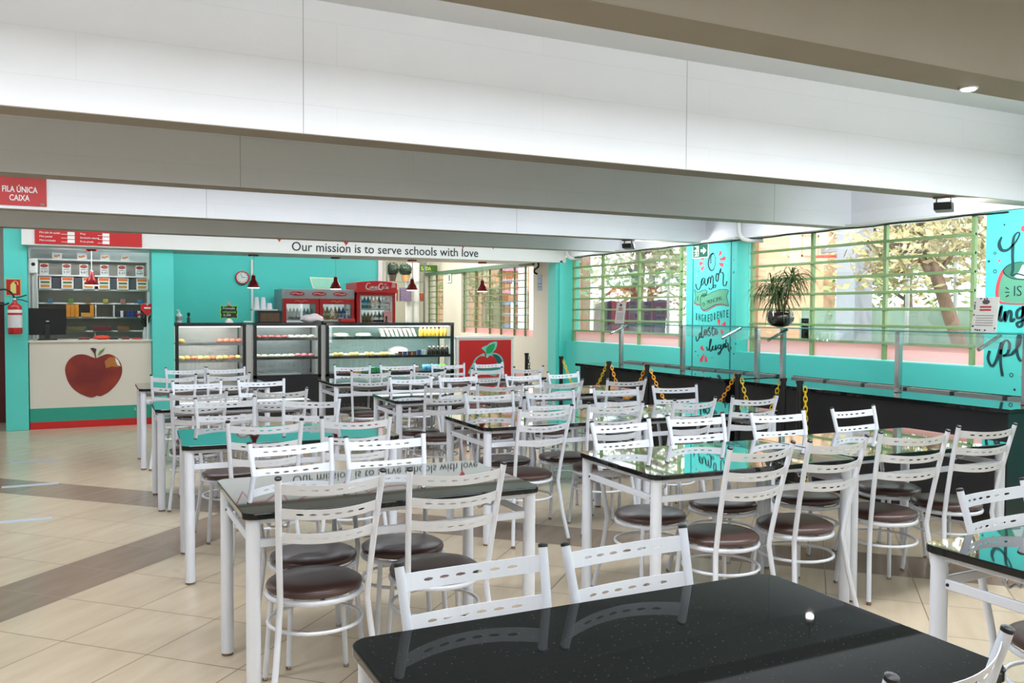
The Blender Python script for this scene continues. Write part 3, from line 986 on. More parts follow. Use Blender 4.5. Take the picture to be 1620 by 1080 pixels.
# table, side (F = beyond the table, N = this side), centre of the backrest top, turn in degrees
CHAIRS = [
    ('E1', 'F', 2.74, 9.58, -12), ('E1', 'F', 3.26, 9.55, -8), ('E2', 'F', 3.88, 9.55, -10), ('E2', 'F', 4.40, 9.54, 8),
    ('E1', 'N', 2.66, 8.62, -8), ('E1', 'N', 3.26, 8.55, 5), ('E2', 'N', 3.94, 8.57, 10), ('E2', 'N', 4.45, 8.58, 8),
    ('F1', 'F', 2.75, 7.68, -4), ('F1', 'F', 3.25, 7.75, 2), ('F2', 'F', 3.91, 7.67, 4), ('F2', 'F', 4.39, 7.72, 10),
    ('F1', 'N', 2.74, 6.74, 0), ('F1', 'N', 3.19, 6.67, -14), ('F2', 'N', 3.84, 6.72, 4), ('F2', 'N', 4.48, 6.69, -6),
    ('G1', 'F', 2.76, 5.97, 0), ('G1', 'F', 3.26, 5.93, -6), ('G2', 'F', 3.88, 5.96, -7), ('G2', 'F', 4.45, 5.94, -12),
    ('G1', 'N', 2.67, 4.90, 4), ('G1', 'N', 3.21, 4.92, -9), ('G2', 'N', 3.87, 4.92, 6), ('G2', 'N', 4.42, 4.93, -5),
    ('I', 'F', 2.71, 4.11, 3), ('I', 'F', 3.27, 4.16, -3), ('J', 'F', 3.84, 4.09, -5), ('J', 'F', 4.47, 4.08, 3),
    ('I', 'N', 2.79, 3.06, 3), ('I', 'N', 3.28, 3.07, 2), ('J', 'N', 3.83, 3.09, -14), ('J', 'N', 4.41, 3.10, -8),
    ('L', 'F', 2.89, 2.01, 5), ('K', 'F', 0.87, 1.97, 1), ('K', 'F', 1.32, 1.97, 3), ('K', 'N', 1.39, 1.03, 9),
    ('A', 'F', 0.88, 4.10, 8), ('A', 'F', 1.33, 4.08, -1), ('A', 'N', 0.83, 3.17, 0), ('A', 'N', 1.32, 3.14, -2),
    ('B', 'F', 0.90, 6.29, 0), ('B', 'F', 1.44, 6.04, -30), ('B', 'N', 0.91, 4.89, -7), ('B', 'N', 1.42, 4.88, -9),
    ('C', 'F', 0.90, 7.90, -2), ('C', 'F', 1.44, 7.91, -1), ('C', 'N', 0.80, 6.88, 0), ('C', 'N', 1.40, 6.86, -3),
    ('D', 'F', 1.00, 9.77, 2), ('D', 'F', 1.40, 9.725, 6), ('D', 'N', 0.79, 8.74, -5), ('D', 'N', 1.29, 8.75, 6)]
c0 = make_chair()
cnt = {}
for i, (tb, side, x, y, yaw) in enumerate(CHAIRS):
    c = c0 if i == 0 else copy_tree(c0)
    a = R(yaw) + (0 if side == 'N' else math.pi)
    off = -0.275
    c.location = (x + math.sin(a) * off, y - math.cos(a) * off, 0)
    c.rotation_euler = (0, 0, a)
    k = cnt[(tb, side)] = cnt.get((tb, side), 0) + 1
    alone = sum(1 for q in CHAIRS if q[0] == tb and q[1] == side) == 1
    which = '' if alone else (', its left-hand chair' if k == 1 else ', its right-hand chair')
    tag(c, 'white %s side of %s%s' % ('slat-back chair, far' if side == 'F' else 'slat-back chair, near', TNAME[tb], which), 'chair', 'white slat-back cafe chairs')

# ------------------------------------------------------------------ buffet counters, sneeze guards
XB = 5.60


def buffet(y0, y1, label):
    b = empty('buffet_counter', (XB, y0, 0), 0, label, 'counter', 'black buffet counters')
    L = y1 - y0
    MB().box(0.03, 0.72, 0.04, L - 0.04, 0.12, 0.83).build('body', M_BLACK, b, bevel=0.004)
    MB().box(0.08, 0.67, 0.08, L - 0.08, 0.0, 0.12).build('plinth', M_BLACKM, b)
    MB().box(-0.02, 0.76, 0, L, 0.83, 0.862).build('worktop', M_GRANITE, b, bevel=0.003, seg=1)
    n = max(3, int(L / 0.42))
    w = (L - 0.1) / n
    for i in range(n):
        MB().box(0.66, 0.72, 0.05 + w * i + 0.02, 0.05 + w * (i + 1) - 0.02, 0.862, 0.88).build('tray_rail', M_STEEL, b)
    MB().box(0.725, 0.745, 0.03, L - 0.03, 0.862, 0.885).build('rear_edge', M_BLACKM, b)
    return b


M_WTOP = mat('dark_polished_top', (46, 50, 52), 0.06)
buffet(6.66, 9.50, 'long black buffet counter beyond the yellow chains, far one of two')
buffet(3.77, 6.55, 'long black buffet counter behind the buffet-side tables, near one of two')


def guard(ys, y0, y1, label, X=5.95):
    g = empty('sneeze_guard', (X, y0, 0.862), 0, label, 'sneeze guard', 'glass sneeze guards')
    L = y1 - y0
    for y in ys:
        p = MB().box(-0.022, 0.022, y - y0 - 0.022, y - y0 + 0.022, 0.0, 0.492).build('post', M_CHROME, g, bevel=0.003, seg=1)
    MB().box(-0.05, 0.30, 0, L, 0.494, 0.504).build('shelf_glass', M_GLASSE, g)
    MB().box(-0.053, -0.05, 0, L, 0.4945, 0.5035).build('glass_edge', M_EDGE, g)
    fr = MB().prism([(-0.05, 0.492), (-0.24, 0.40), (-0.2375, 0.395), (-0.046, 0.486)], lambda a, b, d: (a, d, b), 0, L)
    fr.build('slanted_glass', M_GLASST, g)
    k = max(2, round(L / 1.35))
    for i in range(k):
        y = 0.3 + (L - 0.6) * i / (k - 1)
        MB().tube([(0.0, y, 0.485), (-0.235, y, 0.385)], 0.014, 8).build('bracket', M_CHROME, g)
    return g


M_GLASSE = glass_mat('shelf_glass', (0.85, 0.96, 0.94), 0.2)
M_EDGE = mat('teal_glass_edge', (60, 140, 138), 0.1, spec=0.6)
guard((9.02, 7.8, 6.62), 6.56, 9.2, 'long glass guard on chrome posts over the far buffet counter')
guard((6.27, 4.97, 3.9), 3.8, 6.52, 'long glass guard on chrome posts over the near buffet counter')


# chain posts
def chain_links(a, b, sag, m, name, label, n_end=None):
    a, b = Vector(a), Vector(b)
    L = 0
    pts = []
    for i in range(200):
        t = i / 199
        p = a.lerp(b, t)
        p.z -= sag * 4 * t * (1 - t)
        pts.append(p)
    mb = MB()
    pitch = 0.040
    acc, k, last = 0, 0, pts[0]
    for i in range(1, 200):
        acc += (pts[i] - last).length
        last = pts[i]
        if acc >= pitch:
            acc -= pitch
            t = (pts[min(i + 1, 199)] - pts[i - 1]).normalized()
            q = t.to_track_quat('X', 'Z')
            loop = []
            for j in range(12):
                an = j / 12 * 2 * math.pi
                v = Vector((0.024 * math.cos(an) + 0.004 * (1 if math.cos(an) > 0 else -1), 0.0145 * math.sin(an), 0))
                v = Matrix.Rotation(R(45 + 90 * (k % 2)), 3, 'X') @ v
                loop.append(pts[i] + q @ v)
            mb.tube(loop, 0.0042, 5, closed=True)
            k += 1
    return tag(mb.build(name, m, smooth=60), label, 'chain', 'plastic queue chains')


PZ = 0.95
POSTS = [(5.41, 10.5), (5.43, 9.59), (5.37, 8.39), (5.43, 7.73), (5.41, 6.27), (5.41, 5.69), (5.33, 5.42)]
PLAB = ['black chain post against the cream kitchen wall', 'black chain post at the corner pillar before the dado', 'black chain post before the far end of the buffet',
        'black chain post where two orange chains meet', 'black chain post at the gap between both buffet counters', 'black chain post with yellow chain, beside another post', 'black chain post closest to the near buffet chairs']
for (x, y), lb in zip(POSTS, PLAB):
    p = empty('chain_post', (x, y, 0), 0, lb, 'post', 'black queue chain posts')
    MB().lathe([(0.125, 0), (0.13, 0.01), (0.125, 0.03), (0.05, 0.06), (0.03, 0.075)], 0, 0, 0, 20).build('base', M_BLACKM, p)
    MB().lathe([(0.024, 0.075), (0.024, PZ - 0.03)], 0, 0, 0, 14).build('pole', M_BLACKM, p)
    MB().lathe([(0.031, PZ - 0.03), (0.031, PZ - 0.004), (0.024, PZ)], 0, 0, 0, 14).build('cap', M_BLACKM, p)
cz = PZ - 0.03
ends = lambda i, s: (POSTS[i][0], POSTS[i][1] + s * 0.045, cz)
chain_links(ends(1, -1), ends(2, 1), 0.42, M_YEL, 'queue_chain', 'yellow chain hanging from the post at the corner pillar')
chain_links(ends(2, -1), ends(3, 1), 0.36, M_ORA, 'queue_chain', 'orange chain hanging on the far side of its peak post')
chain_links(ends(3, -1), ends(4, 1), 0.50, M_ORA, 'queue_chain', 'orange chain sagging from the peak post to the counter gap')
chain_links(ends(4, -1), ends(5, 1), 0.40, M_YEL, 'queue_chain', 'yellow chain sagging below the gap between counters')
chain_links((5.33, 5.36, cz), (5.34, 5.33, 0.12), 0.02, M_YEL, 'queue_chain', 'yellow chain hanging straight down from the nearest post')
chain_links(ends(0, -1), (5.42, 10.38, 0.5), 0.0, M_BLACKM, 'queue_chain', 'black chain hanging from the post by the cream wall')

# notices on the glass guards, plant
for (y, label) in ((9.15, 'white printed notice standing on the far glass guard'), (4.27, 'white printed notice with coloured border at the near glass guard')):
    n = empty('paper_notice', (6.0, y, 1.366), 0, label, 'notice')
    MB().prism([(-0.10, 0), (0.10, 0), (0.10, 0.26), (-0.10, 0.26)], lambda a, b, d: (d + b * 0.12, a, b), 0, 0.004).build('sheet', M_PAPER, n)
    q = lambda a, b, d: (-0.001 - d + b * 0.12, -a, b)
    mk = MB()
    for i in range(5):
        mk.prism([(-0.07, 0.05 + i * 0.018), (0.07, 0.05 + i * 0.018), (0.07, 0.055 + i * 0.018), (-0.07, 0.055 + i * 0.018)], q, 0, 0.001)
    mk.build('print_lines', mat('grey_print', (150, 146, 146)), n, smooth=0)
    mk = MB()
    for i in range(2):
        mk.prism([(-0.045, 0.16 + i * 0.022), (0.045, 0.16 + i * 0.022), (0.045, 0.172 + i * 0.022), (-0.045, 0.172 + i * 0.022)], q, 0, 0.001)
    mk.build('heading', mat('red_print', (190, 60, 66)), n, smooth=0)
    mk = MB()
    mk.prism([(0.03 * math.cos(i * 0.5236), 0.225 + 0.018 * math.sin(i * 0.5236)) for i in range(12)], q, 0, 0.001)
    if y < 5:
        for i in range(16):
            yy = -0.085 + 0.17 * random.random()
            zz = random.choice((0.012, 0.245)) + 0.01 * random.random()
            if i % 2:
                yy, zz = random.choice((-0.088, 0.088)), 0.02 + 0.22 * random.random()
            mk.prism([(yy + 0.007 * math.cos(j * 1.0472), zz + 0.007 * math.sin(j * 1.0472)) for j in range(6)], q, 0, 0.001)
    mk.build('emblem', mat('dark_print', (90, 80, 84)), n, smooth=0)

pl = empty('potted_plant', (6.08, 6.45, 1.366), 0, 'spiky green plant in a round glass bowl on the glass guard', 'plant')
bw = MB().lathe([(0.03, 0.0), (0.085, 0.012), (0.125, 0.06), (0.132, 0.10), (0.115, 0.145), (0.10, 0.165)], 0, 0, 0, 28)
bw.build('bowl', glass_mat('bowl_glass', (0.8, 0.8, 0.78), 0.4, 0.8), pl, smooth=60)
MB().lathe([(0.02, 0.008), (0.075, 0.018), (0.112, 0.062), (0.118, 0.10), (0.10, 0.135), (0.002, 0.15)], 0, 0, 0, 24).build('soil', mat('dark_soil', (44, 34, 28), 0.9), pl, smooth=60)
rnd = random.Random(3)
lf, st = MB(), MB()
for sx, sy, h in ((-0.0, 0.13, 0.30), (0.0, 0.03, 0.2), (0.02, -0.08, 0.33), (-0.02, -0.16, 0.38), (0.03, 0.07, 0.15)):
    st.tube([(sx * 0.2, sy * 0.3, 0.13), (sx * 0.6, sy * 0.8, 0.13 + h * 0.6), (sx, sy, 0.13 + h)], [0.008, 0.007, 0.005], 6)
    for k in range(52):
        az = rnd.uniform(0, 6.283)
        up = rnd.uniform(-0.2, 1.3)
        ln = rnd.uniform(0.22, 0.4)
        p = Vector((sx, sy, 0.13 + h * rnd.uniform(0.75, 1.0)))
        d = Vector((math.cos(az) * 0.7, math.sin(az), up)).normalized()
        wv = d.cross(Vector((0, 0, 1))).normalized()
        n = 7
        L, Rr, Md = [], [], []
        for j in range(n):
            f = j / (n - 1)
            w = 0.0085 * (1 - f) ** 0.6 * (0.5 + min(1, f * 4) * 0.5)
            up_v = wv.cross(d).normalized()
            L.append(p + wv * w)
            Rr.append(p - wv * w)
            Md.append(p - up_v * w * 0.4)
            p = p + d * ln / (n - 1)
            d = (d + Vector((0, 0, -0.34 - 0.12 * j * (1.2 - 0.6 * max(up, 0))))).normalized()
        V = L + Md + Rr
        F = []
        for j in range(n - 1):
            F += [(j, j + 1, n + j + 1, n + j), (n + j, n + j + 1, 2 * n + j + 1, 2 * n + j)]
        lf.add(V, F)
st.build('stem', mat('plant_stem', (96, 84, 58), 0.7), pl)
lf.build('leaves', mat('dark_green_leaf', (92, 116, 62), 0.45, var=0.4, scale=9), pl, smooth=0)

FLOOD = 120
# floodlights under the beams
for (x, y, lb) in ((5.80, 4.47, 'black floodlight under the near beam beside the window head'), (5.95, 8.89, 'small black floodlight under the far beam')):
    f = empty('floodlight', (x, y, 2.376), R(-64), lb, 'floodlight')
    MB().box(-0.07, 0.07, -0.03, 0.03, -0.014, 0).build('mount_plate', mat('grey_plate', (120, 116, 108)), f)
    yk = MB().box(-0.052, -0.046, -0.012, 0.012, -0.075, -0.014)
    yk.box(0.046, 0.052, -0.012, 0.012, -0.075, -0.014)
    yk.build('yoke', M_BLACKM, f)
    hdm = MB().prism([(-0.05, -0.045), (0.03, -0.045), (0.055, -0.115), (-0.04, -0.10)], lambda a, b, d: (d, a, b), -0.062, 0.062)
    hdm.build('housing', M_BLACKM, f, bevel=0.006)
    MB().box(-0.055, 0.055, 0.052, 0.056, -0.11, -0.05).build('lens', mat('lit_flood_lens', (255, 252, 246), emit=8.0, var=0), f)
    sl = bpy.data.lights.new('floodlight_beam', 'SPOT')
    sl.energy, sl.spot_size, sl.spot_blend, sl.shadow_soft_size = FLOOD, R(140), 0.8, 0.05
    sl.color = COOL
    so = bpy.data.objects.new('floodlight_beam', sl)
    COL.objects.link(so)
    so.parent = f
    so.location = (0, 0.075, -0.08)
    so.rotation_euler = (R(78), 0, 0)
for (x, y, z, lb) in ((6.0, 5.93, 2.84, 'small hanging lamp mirrored as a bright spot on the big bottom-edge table'),):
    l_ = empty('ceiling_spot', (x, y, 3.04), 0, lb, 'lamp')
    MB().tube([(0, 0, z - 3.04 + 0.03), (0, 0, 0)], 0.004, 8).build('stem', M_BLACKM, l_)
    MB().lathe([(0.05, z - 3.04 - 0.02), (0.04, z - 3.04 + 0.05), (0.012, z - 3.04 + 0.07)], 0, 0, 0, 14).build('shade', M_BLACKM, l_)
    MB().lathe([(0.01, z - 3.04 - 0.055), (0.035, z - 3.04 - 0.04), (0.035, z - 3.04 - 0.02)], 0, 0, 0, 12).build('bulb', mat('lit_bulb', (255, 252, 244), emit=40.0, var=0), l_)
# downlight in the nearest beam's edge
dl = empty('downlight', (3.1, 2.29, 2.376), 0, 'small lit downlight in the brown underside of the near beam', 'downlight')
MB().lathe([(0.034, -0.006), (0.034, 0.0)], 0, 0, 0, 18).build('rim', M_WHITE, dl)
MB().lathe([(0.024, -0.010), (0.027, -0.006)], 0, 0, 0, 18).build('lens', mat('lit_lens', (255, 252, 244), emit=14.0, var=0), dl)


# ------------------------------------------------------------------ cash desk
cd = empty('cash_desk', (0.14, 12.45, 0), 0, 'white cash desk with a big red apple picture and green band', 'counter')
MB().box(-0.70, 0.715, 0, 0.55, 0.09, 1.09).build('body', mat('ivory_laminate', (214, 208, 194), 0.45, var=0.02), cd, bevel=0.004)
MB().box(-0.70, 0.715, -0.003, 0.55, 0.0, 0.09).build('red_plinth', M_RED, cd)
MB().box(-0.70, 0.715, -0.003, 0.004, 0.09, 0.262).build('green_band', mat('band_green', (34, 150, 128), 0.45), cd)
MB().box(-0.71, 0.72, -0.015, 0.6, 1.09, 1.115).build('worktop', mat('ivory_laminate', (214, 208, 194)), cd, bevel=0.004)
c3 = lambda a, b, d: (a + 0.025, -d, b)
ap = MB()
def art(pts):
    return [((90 + a / 9 - 146) * 0.0073 - 0.016, 0.927 - (540 + b / 9 - 561) * 0.00815) for a, b in pts]


out = art([(560, 240), (640, 205), (720, 182), (800, 200), (870, 250), (920, 330), (935, 410), (920, 500), (870, 590), (800, 670), (720, 735), (640, 775), (600, 782), (565, 772), (530, 787), (480, 795),
           (400, 770), (300, 720), (210, 640), (150, 540), (120, 420), (130, 330), (180, 250), (260, 195), (340, 180), (420, 190), (500, 222), (560, 240)])
ap.prism([(p.x, p.y) for p in spline(out, 4)[:-1]], c3, 0.001, 0.004)
mr = bpy.data.materials.new('painted_apple_red')
mr.use_nodes = True
nt = mr.node_tree
tcn, gr, cr = nt.nodes.new('ShaderNodeTexCoord'), nt.nodes.new('ShaderNodeTexNoise'), nt.nodes.new('ShaderNodeValToRGB')
gr.inputs['Scale'].default_value = 2.2
nt.links.new(tcn.outputs['Object'], gr.inputs['Vector'])
nt.links.new(gr.outputs['Fac'], cr.inputs[0])
cr.color_ramp.elements[0].position, cr.color_ramp.elements[0].color = 0.4, rgb(112, 22, 20)
cr.color_ramp.elements[1].position, cr.color_ramp.elements[1].color = 0.7, rgb(150, 52, 26)
nt.links.new(cr.outputs[0], nt.nodes['Principled BSDF'].inputs['Base Color'])
ap.build('apple_picture', mr, cd, smooth=0)
hl = MB()
hl.prism(art([(680, 285), (745, 232), (830, 222), (872, 290), (885, 372), (780, 360), (700, 385)]), c3, 0.004, 0.005)
hl.build('apple_blush', mat('painted_orange', (170, 106, 44)), cd, smooth=0)
hl = MB()
hl.prism(art([(838, 232), (880, 280), (912, 360), (868, 345), (842, 290)]), c3, 0.005, 0.006)
hl.build('apple_highlight', M_PAPER, cd, smooth=0)
sm = MB()
sm.prism(art([(475, 95), (520, 92), (565, 108), (552, 170), (562, 238), (548, 238), (530, 170)]), c3, 0.004, 0.006)
sm.build('apple_stem', mat('painted_brown', (72, 42, 26)), cd, smooth=0)
sm = MB()
sm.prism(art([(582, 200), (615, 135), (690, 90), (660, 150), (612, 192)]), c3, 0.004, 0.006)
sm.build('apple_leaf', mat('painted_leaf', (96, 140, 70)), cd, smooth=0)
text('lettering', 'Le', M_WTXT, 0.05, (0.50, -0.0045, 0.195), FRONT, cd, fit=0.045)

# extinguisher and its sign on the turquoise pillar
sg = empty('fire_sign', (-0.72, 12.42, 1.776), 0, 'red fire extinguisher sign on the turquoise pillar', 'sign')
MB().box(-0.085, 0.085, -0.006, 0, -0.105, 0.105).build('border', mat('cream_border', (200, 176, 120)), sg)
MB().box(-0.074, 0.074, -0.008, -0.005, -0.094, 0.094).build('plate', mat('sign_red', (178, 28, 20)), sg)
pc = MB()
s3 = lambda a, b, d: (a, -0.0082 - d, b)
pc.prism([(-0.03, -0.075), (0.03, -0.075), (0.03, 0.03), (0.018, 0.045), (0.01, 0.06), (-0.01, 0.06), (-0.018, 0.045), (-0.03, 0.03)], s3, 0, 0.001)
pc.stroke([(0.0, 0.06), (0.02, 0.075), (0.045, 0.06), (0.05, 0.03)], 0.008, s3, 0, 0.001)
pc.build('pictogram', mat('pale_yellow', (206, 206, 120)), sg, smooth=0)
fe = empty('fire_extinguisher', (-0.70, 12.30, 1.2), 0, 'red fire extinguisher with black hose hung on the turquoise pillar', 'fire extinguisher')
MB().lathe([(0.07, 0), (0.077, 0.012), (0.079, 0.03), (0.079, 0.30), (0.075, 0.345), (0.045, 0.37), (0.026, 0.385), (0.024, 0.41)], 0, 0, 0, 24).build('cylinder', mat('extinguisher_red', (176, 30, 30), 0.3), fe, smooth=50)
MB().lathe([(0.0805, 0.08), (0.0805, 0.235)], 0, 0, 0, 24).build('label', mat('extinguisher_label', (206, 206, 208), var=0.2, scale=40), fe)
MB().lathe([(0.0803, 0.262), (0.0803, 0.30)], 0, 0, 0, 24).build('label_band', M_PAPER, fe)
vl = MB().lathe([(0.02, 0.41), (0.024, 0.42), (0.018, 0.44)], 0, 0, 0, 12)
vl.build('valve', M_CHROME, fe)
MB().tube([(-0.02, 0, 0.435), (0.06, -0.01, 0.455), (0.13, -0.01, 0.48)], 0.007, 6).tube([(0.0, 0, 0.425), (0.08, -0.01, 0.42), (0.14, -0.01, 0.395)], 0.006, 6).build('lever', M_BLACKM, fe)
MB().tube(spline([(0, 0, 0.43), (-0.03, -0.01, 0.5), (-0.1, -0.02, 0.545), (-0.2, -0.02, 0.52), (-0.25, -0.02, 0.44), (-0.22, -0.02, 0.38), (-0.12, -0.02, 0.36), (-0.06, -0.02, 0.38)], 5), 0.011, 8).build('hose', M_CAP, fe, smooth=60)
MB().box(-0.02, 0.02, 0.075, 0.12, 0.30, 0.36).build('wall_bracket', M_BLACKM, fe)

# monitor, flowers, heart and odds on the cash desk
mo = empty('monitor', (-0.36, 12.62, 1.115), R(8), 'black monitor seen from behind on the cash desk', 'monitor')
MB().prism(rrect(0.44, 0.34, 0.015), lambda a, b, d: (a, d - b * 0.14 + 0.02, b + 0.235), 0, 0.035).build('housing', M_BLACK, mo, bevel=0.004)
MB().box(-0.03, 0.03, 0.02, 0.05, 0.01, 0.2).build('stand', M_BLACKM, mo)
MB().prism(rrect(0.22, 0.16, 0.04), lambda a, b, d: (a, b + 0.02, d), 0, 0.014).build('foot', M_BLACKM, mo)
MB().prism([(0.022 * math.cos(i * 0.5236), 0.24 + 0.009 * math.sin(i * 0.5236)) for i in range(12)], lambda a, b, d: (a, -0.02 - d + 0.0, b), 0, 0.006).build('emblem', M_CHROME, mo)
vs = empty('flower_vase', (0.79, 12.6, 1.115), 0, 'small glass vase with dark leaves and a red flower on cash desk', 'vase')
MB().lathe([(0.03, 0), (0.034, 0.02), (0.034, 0.1), (0.02, 0.13), (0.018, 0.16)], 0, 0, 0, 16).build('vase', mat('clear_vase', (200, 206, 208), 0.1), vs)
vf = MB()
for i in range(26):
    a, b = rnd.uniform(0, 6.28), rnd.uniform(0.1, 0.8)
    p = Vector((0, 0, 0.15))
    d = Vector((math.cos(a) * b, math.sin(a) * b, 1)).normalized()
    e = p + d * rnd.uniform(0.08, 0.24)
    w = d.cross(Vector((0, 0, 1))).normalized() * 0.02
    vf.add([p, p.lerp(e, 0.6) + w, e, p.lerp(e, 0.6) - w], [(0, 1, 2, 3)])
vf.build('leaves', mat('dark_foliage', (34, 58, 38), 0.5), vs, smooth=0)
fl = MB()
for i in range(9):
    a = i * 0.7
    fl.lathe([(0.004, -0.016), (0.018, 0), (0.004, 0.016)], -0.07 + 0.03 * math.cos(a), -0.02 + 0.02 * math.sin(a), 0.32 + 0.008 * (i % 3), 7)
fl.build('flower', mat('dull_red_petal', (160, 54, 50), 0.6), vs, smooth=60)
ht = empty('heart_pick', (0.81, 12.48, 1.115), 0, 'glossy red heart on a white stick beside the cash desk flowers', 'decoration')
P = []
for i in range(28):
    t = i / 28 * 6.2832
    P.append((0.085 * math.sin(t) ** 3, 0.4 + 0.0062 * (13 * math.cos(t) - 5 * math.cos(2 * t) - 2 * math.cos(3 * t) - math.cos(4 * t))))
MB().prism(P, lambda a, b, d: (a, d, b), -0.02, 0.02).build('heart', M_RED, ht, bevel=0.012)
MB().tube([(0, 0, 0), (0, 0, 0.33)], 0.008, 8).build('stick', M_PAPER, ht)
MB().box(-0.04, 0.04, -0.023, -0.02, 0.405, 0.425).build('print', M_WTXT, ht)
MB().lathe([(0.04, 0), (0.04, 0.008)], 0, 0, 0, 14).build('foot', M_PAPER, ht)
for k, (x, w, h, col, lb) in enumerate(((0.06, 0.13, 0.03, (120, 60, 50), 'low brown tray of sweets on the cash desk beside the monitor'), (0.27, 0.17, 0.055, (222, 66, 34), 'bright orange-red pouch lying on the cash desk'),
                                        (0.41, 0.10, 0.022, (40, 36, 36), 'flat black gadget on the cash desk'), (0.55, 0.09, 0.03, (120, 40, 36), 'small dark red box on the cash desk'), (0.69, 0.11, 0.018, (190, 60, 50), 'flat red card beside the flower vase'))):
    b = MB()
    if k == 1:
        b.lathe([(0.03, 0), (0.09, 0.01), (0.1, 0.025), (0.07, 0.05), (0.01, 0.056)], 0, 0, 0, 14)
        b.v = [(x_ * 1.1, y_ * 0.6, z_) for x_, y_, z_ in b.v]
    else:
        b.box(-w / 2, w / 2, -0.05, 0.05, 0, h)
    o = b.build(('sweets_tray', 'pouch', 'gadget', 'small_box', 'card')[k], mat('desk_item_%d' % k, col, 0.4), bevel=0.004)
    o.location = (x, 12.66, 1.115)
    tag(o, lb, ('tray', 'pouch', 'gadget', 'box', 'card')[k])

# ------------------------------------------------------------------ snack shelf behind the cash desk
SX0, SX1, SY = -0.53, 0.93, 14.02
sh = empty('snack_shelf', ((SX0 + SX1) / 2, SY + 0.2, 0), 0, 'tall white shelf unit of snacks behind the cash desk', 'shelf')
hw = (SX1 - SX0) / 2
for s in (-1, 1):
    MB().box(s * hw - 0.02, s * hw + 0.02, -0.2, 0.2, 0, 2.225).build('side_panel', M_WALLW, sh)
MB().box(-hw, hw, 0.18, 0.2, 0, 2.225).build('back_panel', mat('shelf_back', (196, 192, 180)), sh)
LV = [2.225, 2.0, 1.80, 1.605, 1.40, 1.205]
for z in [0.9] + LV:
    MB().box(-hw + 0.02, hw - 0.02, -0.2, 0.18, z - 0.022, z).build('shelf_board', M_WALLW, sh)
for x in (0.02, 0.26):
    MB().box(x - 0.01, x + 0.01, -0.19, 0.18, 1.405, 1.58).build('divider', M_WALLW, sh)
MB().box(0.0, 0.02, -0.19, 0.18, 0.9, 1.18).build('divider', M_WALLW, sh)


def place(me, name, x, y, z, label, cat, group, rz=0.0):
    o = link(name, me)
    o.location = (x, y, z)
    o.rotation_euler = (0, 0, rz)
    return tag(o, label, cat, group)


mS = [M_PAPER, mat('snack_orange', (226, 110, 40)), mat('snack_green', (66, 110, 56)), mat('snack_amber', (206, 140, 60))]


def pack(w, h, d, art, name='pack'):
    """small printed pack: body plus coloured print blocks on its front"""
    b = MB()
    b.box(-w / 2, w / 2, -d / 2, d / 2, 0, h)
    for (x0, x1, z0, z1, mi) in art:
        b.m = mi
        b.box(x0 * w, x1 * w, -d / 2 - 0.002, -d / 2, z0 * h, z1 * h)
    return b.mesh(name, mS, smooth=0)


bx = pack(0.125, 0.085, 0.10, [(-0.35, 0.1, 0.3, 0.62, 3), (0.05, 0.3, 0.45, 0.7, 1)])
for x in (-0.27, 0.05, 0.35, 0.62):
    place(bx, 'snack_box', x, SY + 0.12, 2.225, 'small white snack box on top of the shelf unit', 'box', 'white snack boxes on the shelf unit')
mS = [M_PAPER, mat('price_red', (170, 60, 40)), M_TXT, mat('grey_print', (150, 146, 146))]
pc_ = MB()
pc_.box(-0.055, 0.055, -0.004, 0, 0, 0.155)
pc_.m = 1
pc_.prism([(0.048 * math.cos(i * 0.3927), 0.122 + 0.026 * math.sin(i * 0.3927)) for i in range(16)], lambda a, b, d: (a, -0.004 - d, b), 0, 0.002)
pc_.m = 3
pc_.box(-0.04, 0.04, -0.005, -0.004, 0.07, 0.082)
pm = pc_.mesh('price_card', mS, smooth=0)
for i, x in enumerate((-0.43, -0.15, 0.07, 0.34, 0.57, 0.81)):
    o = place(pm, 'price_card', x, SY + 0.02, 2.0, 'white price card with red oval on the second shelf, %s' % ('leftmost', 'second from left', 'third from left', 'fourth from left', 'fifth from left', 'rightmost')[i], 'price card', 'price cards on the snack shelf')
    text('price', '9,97', M_TXT, 0.05, (-0.042, -0.0055, 0.02), FRONT, o, fit=0.085)
mS = [M_PAPER, mat('snack_orange', (226, 110, 40)), mat('snack_green', (66, 110, 56)), mat('snack_amber', (206, 140, 60))]
bg = pack(0.155, 0.165, 0.08, [(-0.42, 0.42, 0.72, 0.97, 1), (-0.36, 0.36, 0.45, 0.62, 2), (-0.36, 0.36, 0.1, 0.34, 3)])
for i, x in enumerate((-0.42, -0.14, 0.13, 0.33, 0.58, 0.84)):
    place(bg, 'snack_bag', x, SY, 1.80, 'white snack bag with orange print on the third shelf, %s' % ('leftmost', 'second from left', 'behind the pendant', 'fourth from left', 'fifth from left', 'rightmost')[i], 'snack bag', 'snack bags on the third shelf')
dk = MB().box(-0.055, 0.055, -0.05, 0.05, 0, 0.16).mesh('dark_block', mat('dark_grey_block', (74, 76, 82)), bevel=0.006)  # plain dark blocks filling the gaps between the bags
for x in (-0.28, 0.0, 0.455, 0.71):
    place(dk, 'dark_block', x, SY + 0.05, 1.80, 'dark grey block between the white snack bags', 'carton', 'dark blocks between the snack bags')
for i, (x, c) in enumerate(((-0.36, (70, 110, 140)), (-0.1, (80, 130, 50)), (0.12, (110, 80, 40)), (0.35, (170, 150, 50)), (0.58, (170, 110, 100)), (0.81, (60, 120, 160)))):
    b = MB().box(-0.035, 0.035, -0.03, 0.03, 0, 0.055).mesh('sweet_box', mat('sweet_box_%d' % i, c, var=0.3, scale=60), bevel=0.004)
    place(b, 'sweet_box', x, SY, 1.605, 'small %s box standing alone on the fourth shelf' % ('blue', 'green', 'brown', 'yellow', 'pinkish', 'bright blue')[i], 'box', 'small boxes on the fourth shelf')
